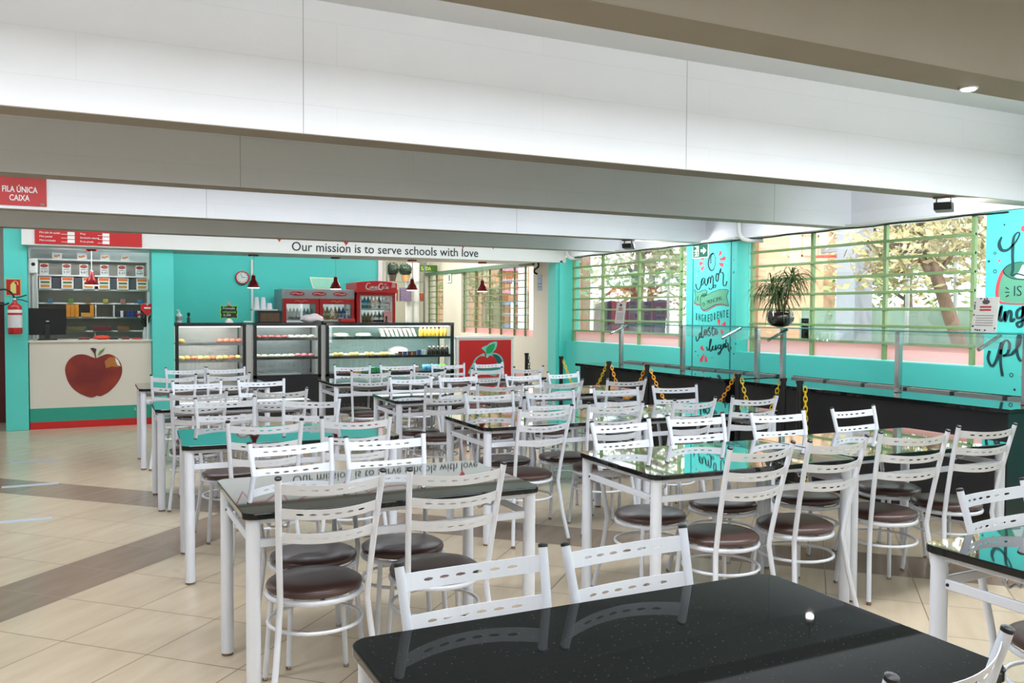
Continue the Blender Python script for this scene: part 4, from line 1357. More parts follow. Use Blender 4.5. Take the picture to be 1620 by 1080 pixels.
ob = MB().box(-0.026, 0.026, -0.04, 0.04, 0, 0.175).mesh('orange_carton', mat('orange_carton', (222, 142, 36), var=0.25, scale=40), bevel=0.003)
for x in (-0.115, -0.06, -0.005, 0.19):
    place(ob, 'orange_carton', x - 0.02, SY, 1.40, 'tall orange carton on the fifth shelf', 'carton', 'orange cartons on the fifth shelf')
lb_ = MB().box(-0.06, 0.06, -0.05, 0.05, 0, 0.06).mesh('flat_box', mat('amber_box', (214, 150, 60), var=0.3, scale=30), bevel=0.004)
for x in (0.07,):
    place(lb_, 'flat_box', x + 0.02, SY, 1.40, 'flat amber box low beside the orange cartons', 'box', None)
bo = MB().lathe([(0.024, 0), (0.026, 0.01), (0.026, 0.07), (0.012, 0.09), (0.012, 0.105)], 0, 0, 0, 10).mesh('little_bottle', mat('brown_bottle', (120, 84, 70), 0.3, var=0.3, scale=30), smooth=50)
for x in (-0.45, -0.385, -0.32, -0.255, -0.19):
    place(bo, 'little_bottle', x, SY, 1.40, 'little brown bottle on the fifth shelf beside orange cartons', 'bottle', 'little bottles on the fifth shelf')
for i in range(8):
    pk = pack(0.04, 0.085, 0.05, [(-0.4, 0.4, 0.35, 0.9, 1 if i > 4 or i < 1 else 2)]) if False else None
sp = [mat('dark_sachet', (64, 44, 70)), M_PAPER, mat('blue_sachet', (48, 62, 140))]
for i in range(8):
    b = MB().prism([(-0.02, 0), (0.02, 0), (0.016, 0.05), (0.02, 0.09), (-0.02, 0.09), (-0.016, 0.05)], lambda a, b_, d: (a, d, b_), -0.02, 0.02)
    me = b.mesh('sachet', sp[(0, 1, 0, 2, 2, 0, 1, 0)[i]])
    place(me, 'sachet', 0.515 + i * 0.046, SY - 0.05, 1.40, '%s sachet standing in the row at the shelf right end' % ('dark', 'white', 'dark', 'blue', 'blue', 'dark', 'white', 'dark')[i], 'sachet', 'sachets on the fifth shelf')
for i, (x, w, c) in enumerate(((-0.28, 0.10, (150, 140, 124)), (-0.03, 0.24, (112, 104, 62)), (0.3, 0.24, (124, 44, 48)), (0.58, 0.16, (146, 92, 50)))):
    b = MB().box(-w / 2, w / 2, -0.08, 0.08, 0, 0.055).mesh('low_box', mat('low_box_%d' % i, c, var=0.3, scale=30), bevel=0.004)
    place(b, 'low_box', x, SY, 1.205, 'low %s box on the lowest visible snack shelf' % ('pale', 'olive', 'dark red', 'tan')[i], 'box', 'low boxes on the sixth shelf')
wu = empty('wall_unit', (-0.56, 13.7, 2.0), 0, 'white wall unit with a round black opening left of the snack shelf', 'wall unit')
MB().box(-0.04, 0.06, -0.08, 0.08, 0, 0.2).build('housing', M_PAPER, wu, bevel=0.01)
MB().prism([(0.025 * math.cos(i * 0.5236), 0.12 + 0.025 * math.sin(i * 0.5236)) for i in range(12)], lambda a, b, d: (a + 0.01, -0.08 - d, b), 0, 0.004).build('opening', M_BLACKM, wu)
MB().tube([(0.0, 0, -0.9), (0.0, 0, 0)], 0.018, 8).tube([(0.045, 0.02, -0.9), (0.045, 0.02, 0)], 0.012, 8).build('pipe', mat('pvc_white', (206, 206, 200)), wu)

# ------------------------------------------------------------------ display cases
M_TUBE = mat('lit_case_lamp', (250, 252, 255), emit=2.5, var=0)


def display_case(x0, x1, label, shelves, inner, foggy=False, lamp=True, power=6):
    c = empty('display_case', ((x0 + x1) / 2, 12.45, 0), 0, label, 'display case', 'glass display cases of the counter')
    w = (x1 - x0) / 2
    D = 0.62
    MB().box(-w, w, 0.0, D, 0.0, 0.56).build('base_cabinet', M_BLACK, c, bevel=0.004)
    gr = MB()
    for i in range(24):
        x = -w * 0.8 + w * 1.6 * i / 23
        gr.box(x - 0.006, x + 0.006, -0.004, 0.001, 0.06, 0.16)
    gr.build('vent_grille', mat('bronze_grille', (90, 74, 58), 0.4, metal=0.6), c)
    fr = MB()
    for s in (-1, 1):
        fr.box(s * w - (0.042 if s > 0 else 0), s * w + (0.042 if s < 0 else 0), -0.004, 0.04, 0.56, 1.30)
        MB().box(s * w - (0.02 if s > 0 else 0), s * w + (0.02 if s < 0 else 0), D - 0.03, D, 0.56, 1.30).build('rear_post', M_BLACK, c)
    fr.box(-w, w, -0.004, 0.04, 0.56, 0.60)
    fr.build('frame', M_BLACK, c)
    MB().box(-w - 0.003, w + 0.003, -0.012, D + 0.01, 1.288, 1.335).build('top_slab', M_WTOP, c, bevel=0.003, seg=1)
    MB().box(-w + 0.032, w - 0.032, 0.004, 0.010, 0.60, 1.30).build('front_glass', M_GLASSC if not foggy else M_FOG, c)
    MB().box(-w + 0.02, w - 0.02, D - 0.02, D - 0.012, 0.58, 1.30).build('back_panel', inner, c)
    MB().box(-w + 0.005, w - 0.005, 0.04, D - 0.03, 0.56, 0.585).build('floor_tray', M_STEEL, c)
    for z in shelves:
        MB().box(-w + 0.03, w - 0.03, 0.05, D - 0.04, z - 0.018, z).build('shelf', M_SHELF, c)
        MB().box(-w + 0.03, w - 0.03, 0.045, 0.052, z - 0.03, z + 0.006).build('shelf_edge', M_BLACKM if not foggy else M_STEEL, c)
    if lamp:
        MB().box(-w + 0.06, w - 0.06, 0.06, 0.09, 1.272, 1.288).build('lamp_tube', M_TUBE, c)
    return c


M_FOG = glass_mat('misted_glass', (0.93, 0.94, 0.93), 0.3)
M_SHELF = mat('smoked_shelf_glass', (120, 140, 142), 0.1, spec=0.6)
M_STEELW = mat('pale_steel', (206, 206, 202), 0.35, metal=0.3)
M_SLATEG = mat('grey_case_back', (132, 140, 142), 0.3, metal=0.3)
display_case(1.148, 2.062, 'brightly lit misted display case of buns beside the turquoise pillar', (1.055, 0.825), M_STEELW, foggy=True)
display_case(2.164, 3.106, 'middle glass display case with pastries on two shelves', (1.115, 0.845), M_SLATEG)
display_case(3.179, 5.156, 'wide glass display case of cakes and drinks beside the red cabinet', (1.12, 0.84), mat('teal_case_back', (150, 176, 172), 0.3))
MB().box(2.066, 2.16, 12.5, 13.0, 0.0, 1.30).build('trim_3', M_STEELW)['kind'] = 'structure'
MB().box(3.108, 3.177, 12.5, 13.0, 0.0, 1.30).build('trim_4', M_STEELW)['kind'] = 'structure'


def bun_mesh(name, m, rx=0.048, rz=0.06):
    b = MB().lathe([(rx * 0.7, 0), (rx, rz * 0.3), (rx * 0.95, rz * 0.6), (rx * 0.6, rz * 0.92), (rx * 0.1, rz)], 0, 0, 0, 12)
    return b.mesh(name, m, smooth=60)


bunA = bun_mesh('bun', mat('golden_crust', (214, 160, 84), var=0.3, scale=30))
bunB = bun_mesh('bun', mat('pale_crust', (226, 196, 120), var=0.25, scale=30))
bunC = bun_mesh('bun', mat('rosy_filling', (206, 116, 84), var=0.3, scale=30))
for i in range(10):
    place((bunB, bunA, bunC)[i * 7 % 3], 'bun', 1.235 + i * 0.083, 12.6 + 0.05 * (i % 2), 0.825, '%s bun on the middle shelf of the misted case' % ('pale', 'golden', 'reddish')[i * 7 % 3], 'bun', 'buns in the misted display case')
for i in range(4):
    place(bunC, 'bun', 1.74 + i * 0.085, 12.62, 1.055, 'reddish bun at the upper right of the misted case', 'bun', 'buns on the upper misted shelf')
place(bunA, 'bun', 1.24, 12.62, 1.055, 'golden bun alone at the upper left of the misted case', 'bun', None)
pasR = bun_mesh('pastry', mat('berry_pastry', (140, 52, 50), var=0.5, scale=50), 0.05, 0.045)
pasW = bun_mesh('pastry', mat('sugared_pastry', (206, 196, 176), var=0.3, scale=60), 0.052, 0.045)
pasP = bun_mesh('pastry', mat('pink_pastry', (198, 110, 116), var=0.3, scale=60), 0.05, 0.05)
for i in range(9):
    r = i < 5
    place(pasR if r else pasW, 'pastry', 2.24 + i * 0.094, 12.57 + 0.03 * (i % 2), 1.115, '%s pastry on the upper shelf of the middle case' % ('dark red' if r else 'sugared'), 'pastry', 'pastries on the upper middle-case shelf')
for i in range(9):
    r = i > 5
    place(pasP if r else pasW, 'pastry', 2.24 + i * 0.094, 12.57 + 0.03 * (i % 2), 0.845, '%s pastry on the lower shelf of the middle case' % ('pink' if r else 'pale'), 'pastry', 'pastries on the lower middle-case shelf')
ty = MB().prism(rrect(0.62, 0.34, 0.05), lambda a, b, d: (a, b, d), 0, 0.03)
ty = ty.mesh('serving_tray', M_STEEL, bevel=0.01)
place(ty, 'serving_tray', 2.55, 12.78, 0.585, 'steel serving tray at the bottom of the middle case', 'tray', None)
# wide case
plm = MB().lathe([(0.06, 0), (0.13, 0.014), (0.14, 0.02)], 0, 0, 0, 20)
plm.m = 1
plm.lathe([(0.11, 0.02), (0.115, 0.045), (0.09, 0.055), (0.01, 0.06)], 0, 0, 0, 16)
pme = plm.mesh('cake_plate', [M_PAPER, mat('cream_cake', (214, 200, 176), var=0.2, scale=20)], smooth=50)
for x, l in ((3.45, 'white plate of cream cake at the upper left of wide case'), (3.8, 'white plate of cream cake beside the wrapped sandwiches')):
    place(pme, 'cake_plate', x, 12.7, 1.12, l, 'plate', None)
swm = MB().prism([(-0.015, 0), (0.028, 0), (-0.022, 0.12), (-0.062, 0.125)], lambda a, b, d: (a, d, b), -0.06, 0.06)
swm = swm.mesh('sandwich_pack', mat('wrapped_sandwich', (206, 202, 188), 0.25, var=0.2, scale=25), bevel=0.002)
for i in range(8):
    place(swm, 'sandwich_pack', 4.08 + i * 0.07, 12.62, 1.12, 'white wrapped sandwich leaning in the upper row of wide case', 'sandwich', 'wrapped sandwiches in the wide case')
jb = MB().lathe([(0.026, 0), (0.03, 0.01), (0.03, 0.1), (0.015, 0.125)], 0, 0, 0, 12)
jb.m = 1
jb.lathe([(0.016, 0.125), (0.016, 0.15)], 0, 0, 0, 10)
jme = jb.mesh('juice_bottle', [mat('orange_juice', (236, 176, 50), 0.3, var=0.15), mat('cap_orange', (226, 84, 40))], smooth=50)
for i in range(7):
    place(jme, 'juice_bottle', 4.665 + i * 0.066, 12.58, 1.12, 'orange juice bottle in the upper right of wide case', 'bottle', 'juice bottles in the wide case')
for i in range(13):
    place(bunB if i % 3 else pasW, 'pastry', 3.27 + i * 0.078, 12.57 + 0.02 * (i % 2), 0.84, 'pale savoury pastry in the middle row of wide case', 'pastry', 'savoury pastries in the wide case')
bg_ = MB().lathe([(0.10, 0), (0.16, 0.03), (0.15, 0.09), (0.06, 0.13), (0.01, 0.135)], 0, 0, 0, 14)
place(bg_.mesh('wrapped_loaf', mat('clear_wrap', (206, 204, 202), 0.2, var=0.2, scale=12), smooth=60), 'wrapped_loaf', 4.38, 12.82, 0.84, 'wrapped loaf bulging behind the yogurt cups of wide case', 'loaf', None)
cp = [mat('cup_blue', (60, 84, 150)), mat('cup_brown', (120, 64, 50)), mat('cup_white', (214, 216, 220))]
for i in range(6):
    k = (1, 0, 1, 1, 0, 2)[i]
    b = MB().lathe([(0.026, 0), (0.034, 0.055 + 0.02 * (i > 3)), (0.035, 0.06 + 0.02 * (i > 3))], 0, 0, 0, 12).mesh('yogurt_cup', cp[k], smooth=40)
    place(b, 'yogurt_cup', 4.33 + i * 0.075, 12.56, 0.84, '%s yogurt cup in the middle row of wide case' % ('blue', 'brown', 'white')[k], 'cup', 'yogurt cups in the wide case')
bb = MB().lathe([(0.03, 0), (0.033, 0.01), (0.033, 0.085), (0.014, 0.12)], 0, 0, 0, 12)
bb.m = 1
bb.lathe([(0.015, 0.12), (0.015, 0.135)], 0, 0, 0, 10)
bbm = bb.mesh('dark_bottle', [mat('dark_drink', (44, 36, 34), 0.2), M_PAPER], smooth=50)
for i in range(5):
    place(bbm, 'dark_bottle', 4.80 + i * 0.072, 12.57, 0.84, 'dark drink bottle in the middle row of wide case', 'bottle', 'dark bottles in the wide case')
ck = [(208, 140, 140), (222, 120, 60), (230, 190, 60), (60, 170, 110), (60, 170, 110), (60, 170, 110), (150, 160, 110), (150, 160, 110), (220, 170, 180), (220, 170, 180), (214, 190, 190)]
cn = ['pink', 'orange', 'yellow', 'green', 'green', 'green', 'olive', 'olive', 'rosy', 'rosy', 'pale']
for i in range(11):
    b = MB().box(-0.05, 0.05, -0.04, 0.04, 0, 0.085).mesh('drink_carton', mat('carton_' + cn[i], ck[i], var=0.3, scale=40), bevel=0.003)
    place(b, 'drink_carton', 3.45 + i * 0.112, 12.57, 0.585, '%s drink carton in the bottom row of wide case' % cn[i], 'carton', 'drink cartons in the wide case')
cnm = lambda c: MB().lathe([(0.026, 0), (0.031, 0.006), (0.031, 0.1), (0.025, 0.108)], 0, 0, 0, 14).mesh('drink_can', c, smooth=40)
cB, cG = cnm(mat('can_blue', (110, 190, 230), 0.3)), cnm(mat('can_green', (120, 190, 60), 0.3))
for i in range(6):
    place(cB if i < 4 else cG, 'drink_can', 4.715 + i * 0.066, 12.56, 0.585, '%s can in the bottom row of wide case' % ('light blue' if i < 4 else 'lime green'), 'can', 'drink cans in the wide case')

# things on the case tops
T = 1.335
sp_ = empty('spray_bottle', (1.22, 12.7, T), 0, 'white spray bottle on the misted display case', 'bottle')
MB().lathe([(0.04, 0), (0.043, 0.01), (0.043, 0.1), (0.018, 0.125)], 0, 0, 0, 16).build('bottle', M_PAPER, sp_, smooth=40)
MB().lathe([(0.016, 0.125), (0.016, 0.15), (0.006, 0.155), (0.006, 0.175)], 0, 0, 0, 10).box(-0.03, 0.006, -0.006, 0.006, 0.165, 0.178).build('pump', M_PAPER, sp_)
MB().lathe([(0.0435, 0.03), (0.0435, 0.08)], 0, 0, 0, 16).build('label', mat('grey_print', (150, 146, 146)), sp_)
o = MB().lathe([(0.02, 0), (0.022, 0.06), (0.008, 0.08), (0.02, 0.1), (0.02, 0.13), (0.006, 0.14)], 0, 0, 0, 12).build('sauce_bottle', mat('dark_green_glass', (30, 60, 46), 0.2), smooth=40)
o.location = (1.345, 12.7, T)
tag(o, 'slim dark green bottle beside the white spray bottle', 'bottle')
cs = empty('chalk_sign', (1.87, 12.66, T), 0, 'black sign with a wavy lime border on the misted display case', 'sign')
P = []
for i in range(48):
    t = i / 48 * 6.2832
    r = 1 + 0.05 * math.cos(4 * t * 2)
    P.append((0.125 * r * max(-0.92, min(0.92, 1.25 * math.cos(t))), 0.145 + 0.095 * r * max(-0.92, min(0.92, 1.25 * math.sin(t)))))
MB().prism(P, lambda a, b, d: (a, d, b), 0, 0.01).build('border', mat('lime', (130, 226, 50), 0.5), cs)
MB().prism([(a * 0.92, 0.145 + (b - 0.145) * 0.9) for a, b in P], lambda a, b, d: (a, d, b), -0.002, 0.004).build('board', M_BLACK, cs)
text('lettering', 'Promo\u00e7\u00e3o', M_PAPER, 0.042, (-0.085, -0.003, 0.185), FRONT, cs, fit=0.16)
text('lettering', 'refrigerante', mat('lime', (130, 226, 50)), 0.04, (-0.09, -0.003, 0.135), FRONT, cs, fit=0.18)
text('lettering', '2,50', M_PAPER, 0.042, (-0.08, -0.003, 0.09), FRONT, cs, fit=0.1)
MB().lathe([(0.06, 0), (0.055, 0.02), (0.02, 0.06), (0.02, 0.08)], 0, 0.02, 0, 14).build('foot', M_PAPER, cs)
MB().lathe([(0.022, 0.235), (0.026, 0.25), (0.022, 0.28)], 0, 0.005, 0, 12).build('clip', mat('tan_clip', (206, 160, 130)), cs)
tg = MB().box(-0.06, 0.06, -0.03, 0.03, 0, 0.02).build('tissue_pack', M_PAPER, bevel=0.006)
tg.location = (2.13, 12.72, T)
tag(tg, 'flat white pack lying between the first two display cases', 'pack')
bxo = empty('coffee_box', (2.445, 12.85, T), 0, 'black framed wooden box carrying white cups on the middle case', 'box')
MB().box(-0.17, 0.17, -0.12, 0.12, 0, 0.168).build('frame', M_BLACK, bxo, bevel=0.004)
MB().box(-0.135, 0.13, -0.124, -0.119, 0.01, 0.135).build('front_panel', mat('dark_wood_print', (88, 66, 40), 0.5, var=0.5, scale=16), bxo)
pt = MB().box(-0.22, 0.13, -0.13, 0.1, 0, 0.02).build('cup_tray', mat('pale_tray', (190, 192, 190), 0.4))
pt.location = (2.42, 12.85, T + 0.168)
tag(pt, 'pale tray under the white cups on the wooden box', 'tray')
cup = MB().lathe([(0.045, 0), (0.028, 0.17), (0.022, 0.172)], 0, 0, 0, 14).mesh('cup_stack', mat('white_plastic_cup', (228, 228, 232), 0.4), smooth=40)
cup2 = MB().lathe([(0.042, 0), (0.034, 0.085), (0.03, 0.087)], 0, 0, 0, 14).mesh('cup_stack', mat('white_plastic_cup', (228, 228, 232)), smooth=40)
place(cup, 'cup_stack', 2.275, 12.84, T + 0.188, 'tall stack of white cups, outermost on the pale tray', 'cups', 'white cup stacks')
place(cup, 'cup_stack', 2.37, 12.84, T + 0.188, 'tall stack of white cups beside the shorter ones', 'cups', 'white cup stacks')
place(cup2, 'cup_stack', 2.455, 12.84, T + 0.188, 'short stack of white cups on the pale tray', 'cups', 'white cup stacks')
nb = MB().lathe([(0.12, 0), (0.16, 0.03), (0.15, 0.08), (0.07, 0.12), (0.01, 0.115)], 0, 0, 0, 16)
nb.v = [(x * 1.1 + 0.012 * math.sin(31 * y + 9 * z), y * 0.7, z + 0.012 * math.sin(40 * x)) for x, y, z in nb.v]
o = nb.build('napkin_bag', mat('white_pink_plastic', (228, 214, 214), 0.3, var=0.12, scale=30), smooth=50)
o.location = (3.04, 12.75, T)
tag(o, 'white plastic bag of napkins on the display cases', 'bag')
o = MB().box(-0.11, 0.11, -0.09, 0.09, 0, 0.055).build('red_tray', M_RED, bevel=0.01)
o.location = (3.56, 12.75, T)
tag(o, 'small red plastic tray on the wide display case', 'tray')
o = MB().box(-0.13, 0.13, -0.09, 0.09, 0, 0.02).build('clipboard', mat('brown_board', (120, 90, 70)), bevel=0.004)
o.location = (3.34, 12.8, T)
tag(o, 'flat brown board between napkin bag and red tray', 'board')
o = MB().lathe([(0.03, 0), (0.014, 0.03), (0.012, 0.06), (0.022, 0.075), (0.005, 0.1)], 0, 0, 0, 10).build('figurine', M_BLACKM, smooth=50)
o.location = (4.16, 12.7, T)
tag(o, 'tiny dark figurine on the wide display case', 'figurine')

# red cabinet with the apple emblem
rc = empty('red_cabinet', (5.69, 12.45, 0), 0, 'white cabinet with a red front and apple emblem', 'cabinet')
MB().box(-0.49, 0.49, 0, 0.5, 0, 1.085).build('body', M_WALLW, rc, bevel=0.004)
MB().box(-0.50, 0.50, -0.01, 0.51, 1.085, 1.115).build('top', M_WALLW, rc, bevel=0.004)
MB().box(-0.445, 0.445, -0.006, 0.001, 0.04, 1.06).build('front_panel', M_RED, rc)
r3 = lambda a, b, d: (a + 0.03, -0.006 - d, b)
mt, mdk, mg = mat('emblem_teal', (118, 196, 184)), mat('emblem_dark_teal', (14, 84, 90)), mat('emblem_green', (26, 150, 84))
e1 = MB()
e1.prism(spline([(-0.33, 0.56), (-0.26, 0.68), (-0.20, 0.78), (-0.10, 0.84), (-0.04, 0.86), (0.0, 0.84), (0.06, 0.86), (0.16, 0.85), (0.24, 0.80), (0.28, 0.72), (0.29, 0.62), (0.24, 0.5), (0.1, 0.42), (-0.1, 0.42), (-0.25, 0.5), (-0.33, 0.56)], 4)[:-1], r3, 0, 0.002)
e1.prism(spline([(-0.05, 0.84), (-0.06, 0.90), (-0.10, 0.93), (-0.06, 0.96), (0.0, 0.98), (0.06, 1.02), (0.165, 1.03), (0.15, 0.93), (0.08, 0.86), (0.0, 0.84), (-0.05, 0.84)], 4)[:-1], r3, 0, 0.0015)
e1.build('emblem_outline', mt, rc, smooth=0)
e2 = MB()
e2.prism(spline([(0.08, 0.84), (0.18, 0.82), (0.25, 0.74), (0.265, 0.64), (0.2, 0.66), (0.14, 0.76), (0.08, 0.84)], 4)[:-1], r3, 0.002, 0.004)
e2.build('emblem_shade', mdk, rc, smooth=0)
e2 = MB()
e2.prism(spline([(-0.22, 0.64), (-0.20, 0.74), (-0.12, 0.81), (-0.03, 0.80), (0.0, 0.78), (0.05, 0.82), (0.13, 0.78), (0.17, 0.68), (0.16, 0.58), (0.08, 0.47), (-0.1, 0.46), (-0.2, 0.55), (-0.22, 0.64)], 4)[:-1], r3, 0.003, 0.005)
e2.stroke([(-0.08, 0.9), (-0.04, 0.86), (-0.03, 0.8)], 0.02, r3, 0.002, 0.004)
e2.build('emblem_apple', M_RED, rc, smooth=0)
e2 = MB()
e2.prism(spline([(-0.02, 0.85), (-0.02, 0.93), (0.04, 0.98), (0.125, 1.0), (0.11, 0.92), (0.06, 0.86), (-0.02, 0.85)], 4)[:-1], r3, 0.002, 0.004)
e2.build('emblem_leaf', mg, rc, smooth=0)
e2 = MB()
e2.prism([(-0.32, 0.50), (-0.18, 0.62), (0.27, 0.62), (0.29, 0.50), (0.2, 0.45), (-0.25, 0.44)], r3, 0.005, 0.007)
e2.build('emblem_banner', mat('emblem_banner_teal', (40, 140, 130)), rc, smooth=0)
e2 = MB()
for i in range(7):
    e2.box(-0.12 + i * 0.05, -0.10 + i * 0.05, -0.015, -0.0135, 0.5, 0.59)
e2.build('emblem_letters', mt, rc)

# ------------------------------------------------------------------ fridges, clock, screen
FY = 14.45
f1 = empty('drinks_fridge', (3.57, FY, 0), 0, 'wide two-door red drinks fridge with grey top panel', 'fridge')
W = 0.60
fb = MB()
fb.box(-W, -W + 0.03, 0.03, 0.65, 0.0, 1.86)
fb.box(W - 0.03, W, 0.03, 0.65, 0.0, 1.86)
fb.box(-0.02, 0.02, 0.03, 0.55, 0.2, 1.7)
fb.box(-W + 0.03, W - 0.03, 0.55, 0.65, 0.05, 1.86)
fb.box(-W + 0.03, W - 0.03, 0.03, 0.55, 1.69, 1.86)
fb.box(-W + 0.03, W - 0.03, 0.03, 0.55, 0.05, 0.2)
fb.build('body', mat('fridge_grey', (120, 128, 132), 0.4), f1)
MB().box(-W + 0.03, W - 0.03, 0.04, 0.5, 1.345, 1.37).build('shelf', M_WALLW, f1)
MB().box(-W, W, -0.02, 0.04, 1.70, 1.86).build('top_panel', mat('fridge_silver', (164, 166, 168), 0.35), f1, bevel=0.006)
lo = MB()
for cx in (-0.36, 0.0, 0.35):
    lo.prism([(cx + 0.12 * math.cos(i * 0.3927), 1.785 + 0.034 * math.sin(i * 0.3927)) for i in range(16)], lambda a, b, d: (a, -0.02 - d, b), 0, 0.003)
lo.build('logo_oval', mat('logo_red', (186, 50, 56)), f1, smooth=0)
lo = MB()
for cx in (-0.36, 0.0, 0.35):
    lo.stroke([(cx - 0.09, 1.78), (cx - 0.03, 1.795), (cx + 0.03, 1.775), (cx + 0.09, 1.79)], 0.01, lambda a, b, d: (a, -0.023 - d, b), 0, 0.001)
lo.build('logo_script', M_PAPER, f1, smooth=0)
for s in (-1, 1):
    cx = s * 0.30
    d = MB()
    d.box(cx - 0.295, cx + 0.295, -0.03, 0.02, 1.615, 1.70)
    d.box(cx - 0.295, cx - 0.24, -0.03, 0.02, 0.15, 1.62)
    d.box(cx + 0.24, cx + 0.295, -0.03, 0.02, 0.15, 1.62)
    d.box(cx - 0.295, cx + 0.295, -0.03, 0.02, 0.1, 0.2)
    dr = d.build('door', M_RED, f1, bevel=0.004)
    MB().box(cx - 0.24, cx + 0.24, -0.005, 0.0, 0.2, 1.62).build('door_glass', M_GLASSC, dr)
    MB().box(cx - 0.27, cx + 0.27, 0.53, 0.545, 0.2, 1.68).build('glow_back', mat('fridge_glow_lining', (206, 214, 214), emit=0.7, var=0.05), f1)  # lining glows by itself in place of a lamp inside the fridge
    MB().stroke([(cx - 0.1, 1.655), (cx - 0.05, 1.67), (cx, 1.645), (cx + 0.05, 1.67), (cx + 0.1, 1.655)], 0.016, lambda a, b, dd: (a, -0.031 - dd, b), 0, 0.002).build('door_script', mat('salmon_print', (214, 130, 110)), dr, smooth=0)
f2 = empty('drinks_fridge', (4.53, FY - 0.05, 0), 0, 'tall red single-door cola fridge with white script', 'fridge')
W = 0.335
b = MB()
b.box(-W, W, 0.0, 0.65, 0.0, 0.15)
b.box(-W, -W + 0.03, 0.0, 0.65, 0.15, 1.80)
b.box(W - 0.03, W, 0.0, 0.65, 0.15, 1.80)
b.box(-W, W, 0.5, 0.65, 0.15, 1.80)
b.box(-W, W, 0.0, 0.65, 1.77, 1.82)
b.build('body', M_RED, f2)
hdp = MB().prism([(-W - 0.02, 1.81)] + [(-W - 0.02 + (2 * W + 0.04) * i / 10, 1.985 + 0.03 * math.sin(math.pi * i / 10)) for i in range(11)] + [(W + 0.02, 1.81)], lambda a, b, d: (a, d, b), -0.07, 0.6)
hdp.build('header', mat('cola_red', (206, 24, 34), 0.3), f2, bevel=0.008)
k3 = lambda a, b, d: (a, -0.071 - d, b)
sc_ = MB()
for p in ([(-0.10, 1.965), (-0.14, 1.975), (-0.175, 1.93), (-0.17, 1.885), (-0.13, 1.88), (-0.1, 1.9)], [(-0.09, 1.92), (-0.105, 1.895), (-0.085, 1.885), (-0.07, 1.905), (-0.085, 1.922), (-0.055, 1.915)],
          [(-0.03, 1.92), (-0.055, 1.91), (-0.05, 1.886), (-0.02, 1.895)], [(0.005, 1.92), (-0.015, 1.905), (-0.005, 1.886), (0.015, 1.92), (0.012, 1.89), (0.03, 1.89)],
          [(0.115, 1.96), (0.08, 1.975), (0.045, 1.93), (0.05, 1.885), (0.09, 1.875), (0.115, 1.895)], [(0.125, 1.92), (0.108, 1.9), (0.125, 1.884), (0.142, 1.9), (0.125, 1.92)],
          [(0.15, 1.89), (0.165, 1.965), (0.155, 1.95), (0.155, 1.89), (0.17, 1.885)], [(0.2, 1.92), (0.18, 1.905), (0.19, 1.886), (0.21, 1.92), (0.207, 1.89), (0.225, 1.892)], [(-0.17, 1.87), (-0.06, 1.86), (0.03, 1.872), (0.1, 1.862)]):
    sc_.stroke([(a - 0.015, bz) for a, bz in p], 0.0135, k3, 0, 0.002)
sc_.build('header_script', M_PAPER, f2, smooth=0)
sc_ = MB()
sc_.prism([(0.25, 1.90), (0.33, 1.91), (0.32, 1.97), (0.27, 1.985)], k3, 0, 0.002)
sc_.build('header_print', mat('pink_print', (226, 160, 160)), f2, smooth=0)
d = MB()
d.box(-W, W, -0.04, 0.0, 1.765, 1.81)
d.box(-W, -W + 0.05, -0.04, 0.0, 0.15, 1.77)
d.box(W - 0.05, W, -0.04, 0.0, 0.15, 1.77)
d.box(-W, W, -0.04, 0.0, 0.08, 0.18)
dr = d.build('door', M_RED, f2, bevel=0.004)
wf = MB()
wf.box(-W + 0.05, W - 0.05, -0.03, -0.01, 1.745, 1.768)
wf.box(-W + 0.05, -W + 0.075, -0.03, -0.01, 0.2, 1.75)
wf.box(W - 0.09, W - 0.05, -0.03, -0.01, 0.2, 1.75)
wf.build('white_seal', M_WALLW, dr)
MB().box(-W + 0.075, W - 0.09, -0.02, -0.016, 0.2, 1.75).build('door_glass', M_GLASSC, dr)
MB().box(-W + 0.03, W - 0.03, 0.495, 0.5, 0.15, 1.76).build('glow_back', mat('fridge_glow_lining', (200, 210, 208)), f2)
for z in (1.55, 1.30, 1.0):
    MB().box(-W + 0.03, W - 0.03, 0.02, 0.48, z - 0.03, z).build('shelf', M_WALLW, f2)
MB().box(0.13, 0.26, -0.045, -0.04, 1.22, 1.50).build('poster', mat('pink_print', (226, 160, 160)), dr)


def soda(c, name='soda_bottle', s=1.0):
    b = MB().lathe([(0.03 * s, 0), (0.033 * s, 0.01), (0.033 * s, 0.11 * s), (0.013 * s, 0.165 * s)], 0, 0, 0, 12)
    b.m = 1
    b.lathe([(0.034 * s, 0.05 * s), (0.034 * s, 0.09 * s)], 0, 0, 0, 12)
    b.m = 2
    b.lathe([(0.014 * s, 0.165 * s), (0.014 * s, 0.185 * s)], 0, 0, 0, 10)
    return b.mesh(name, [c, M_PAPER if s > 1.05 else c, M_WHITE], smooth=50)


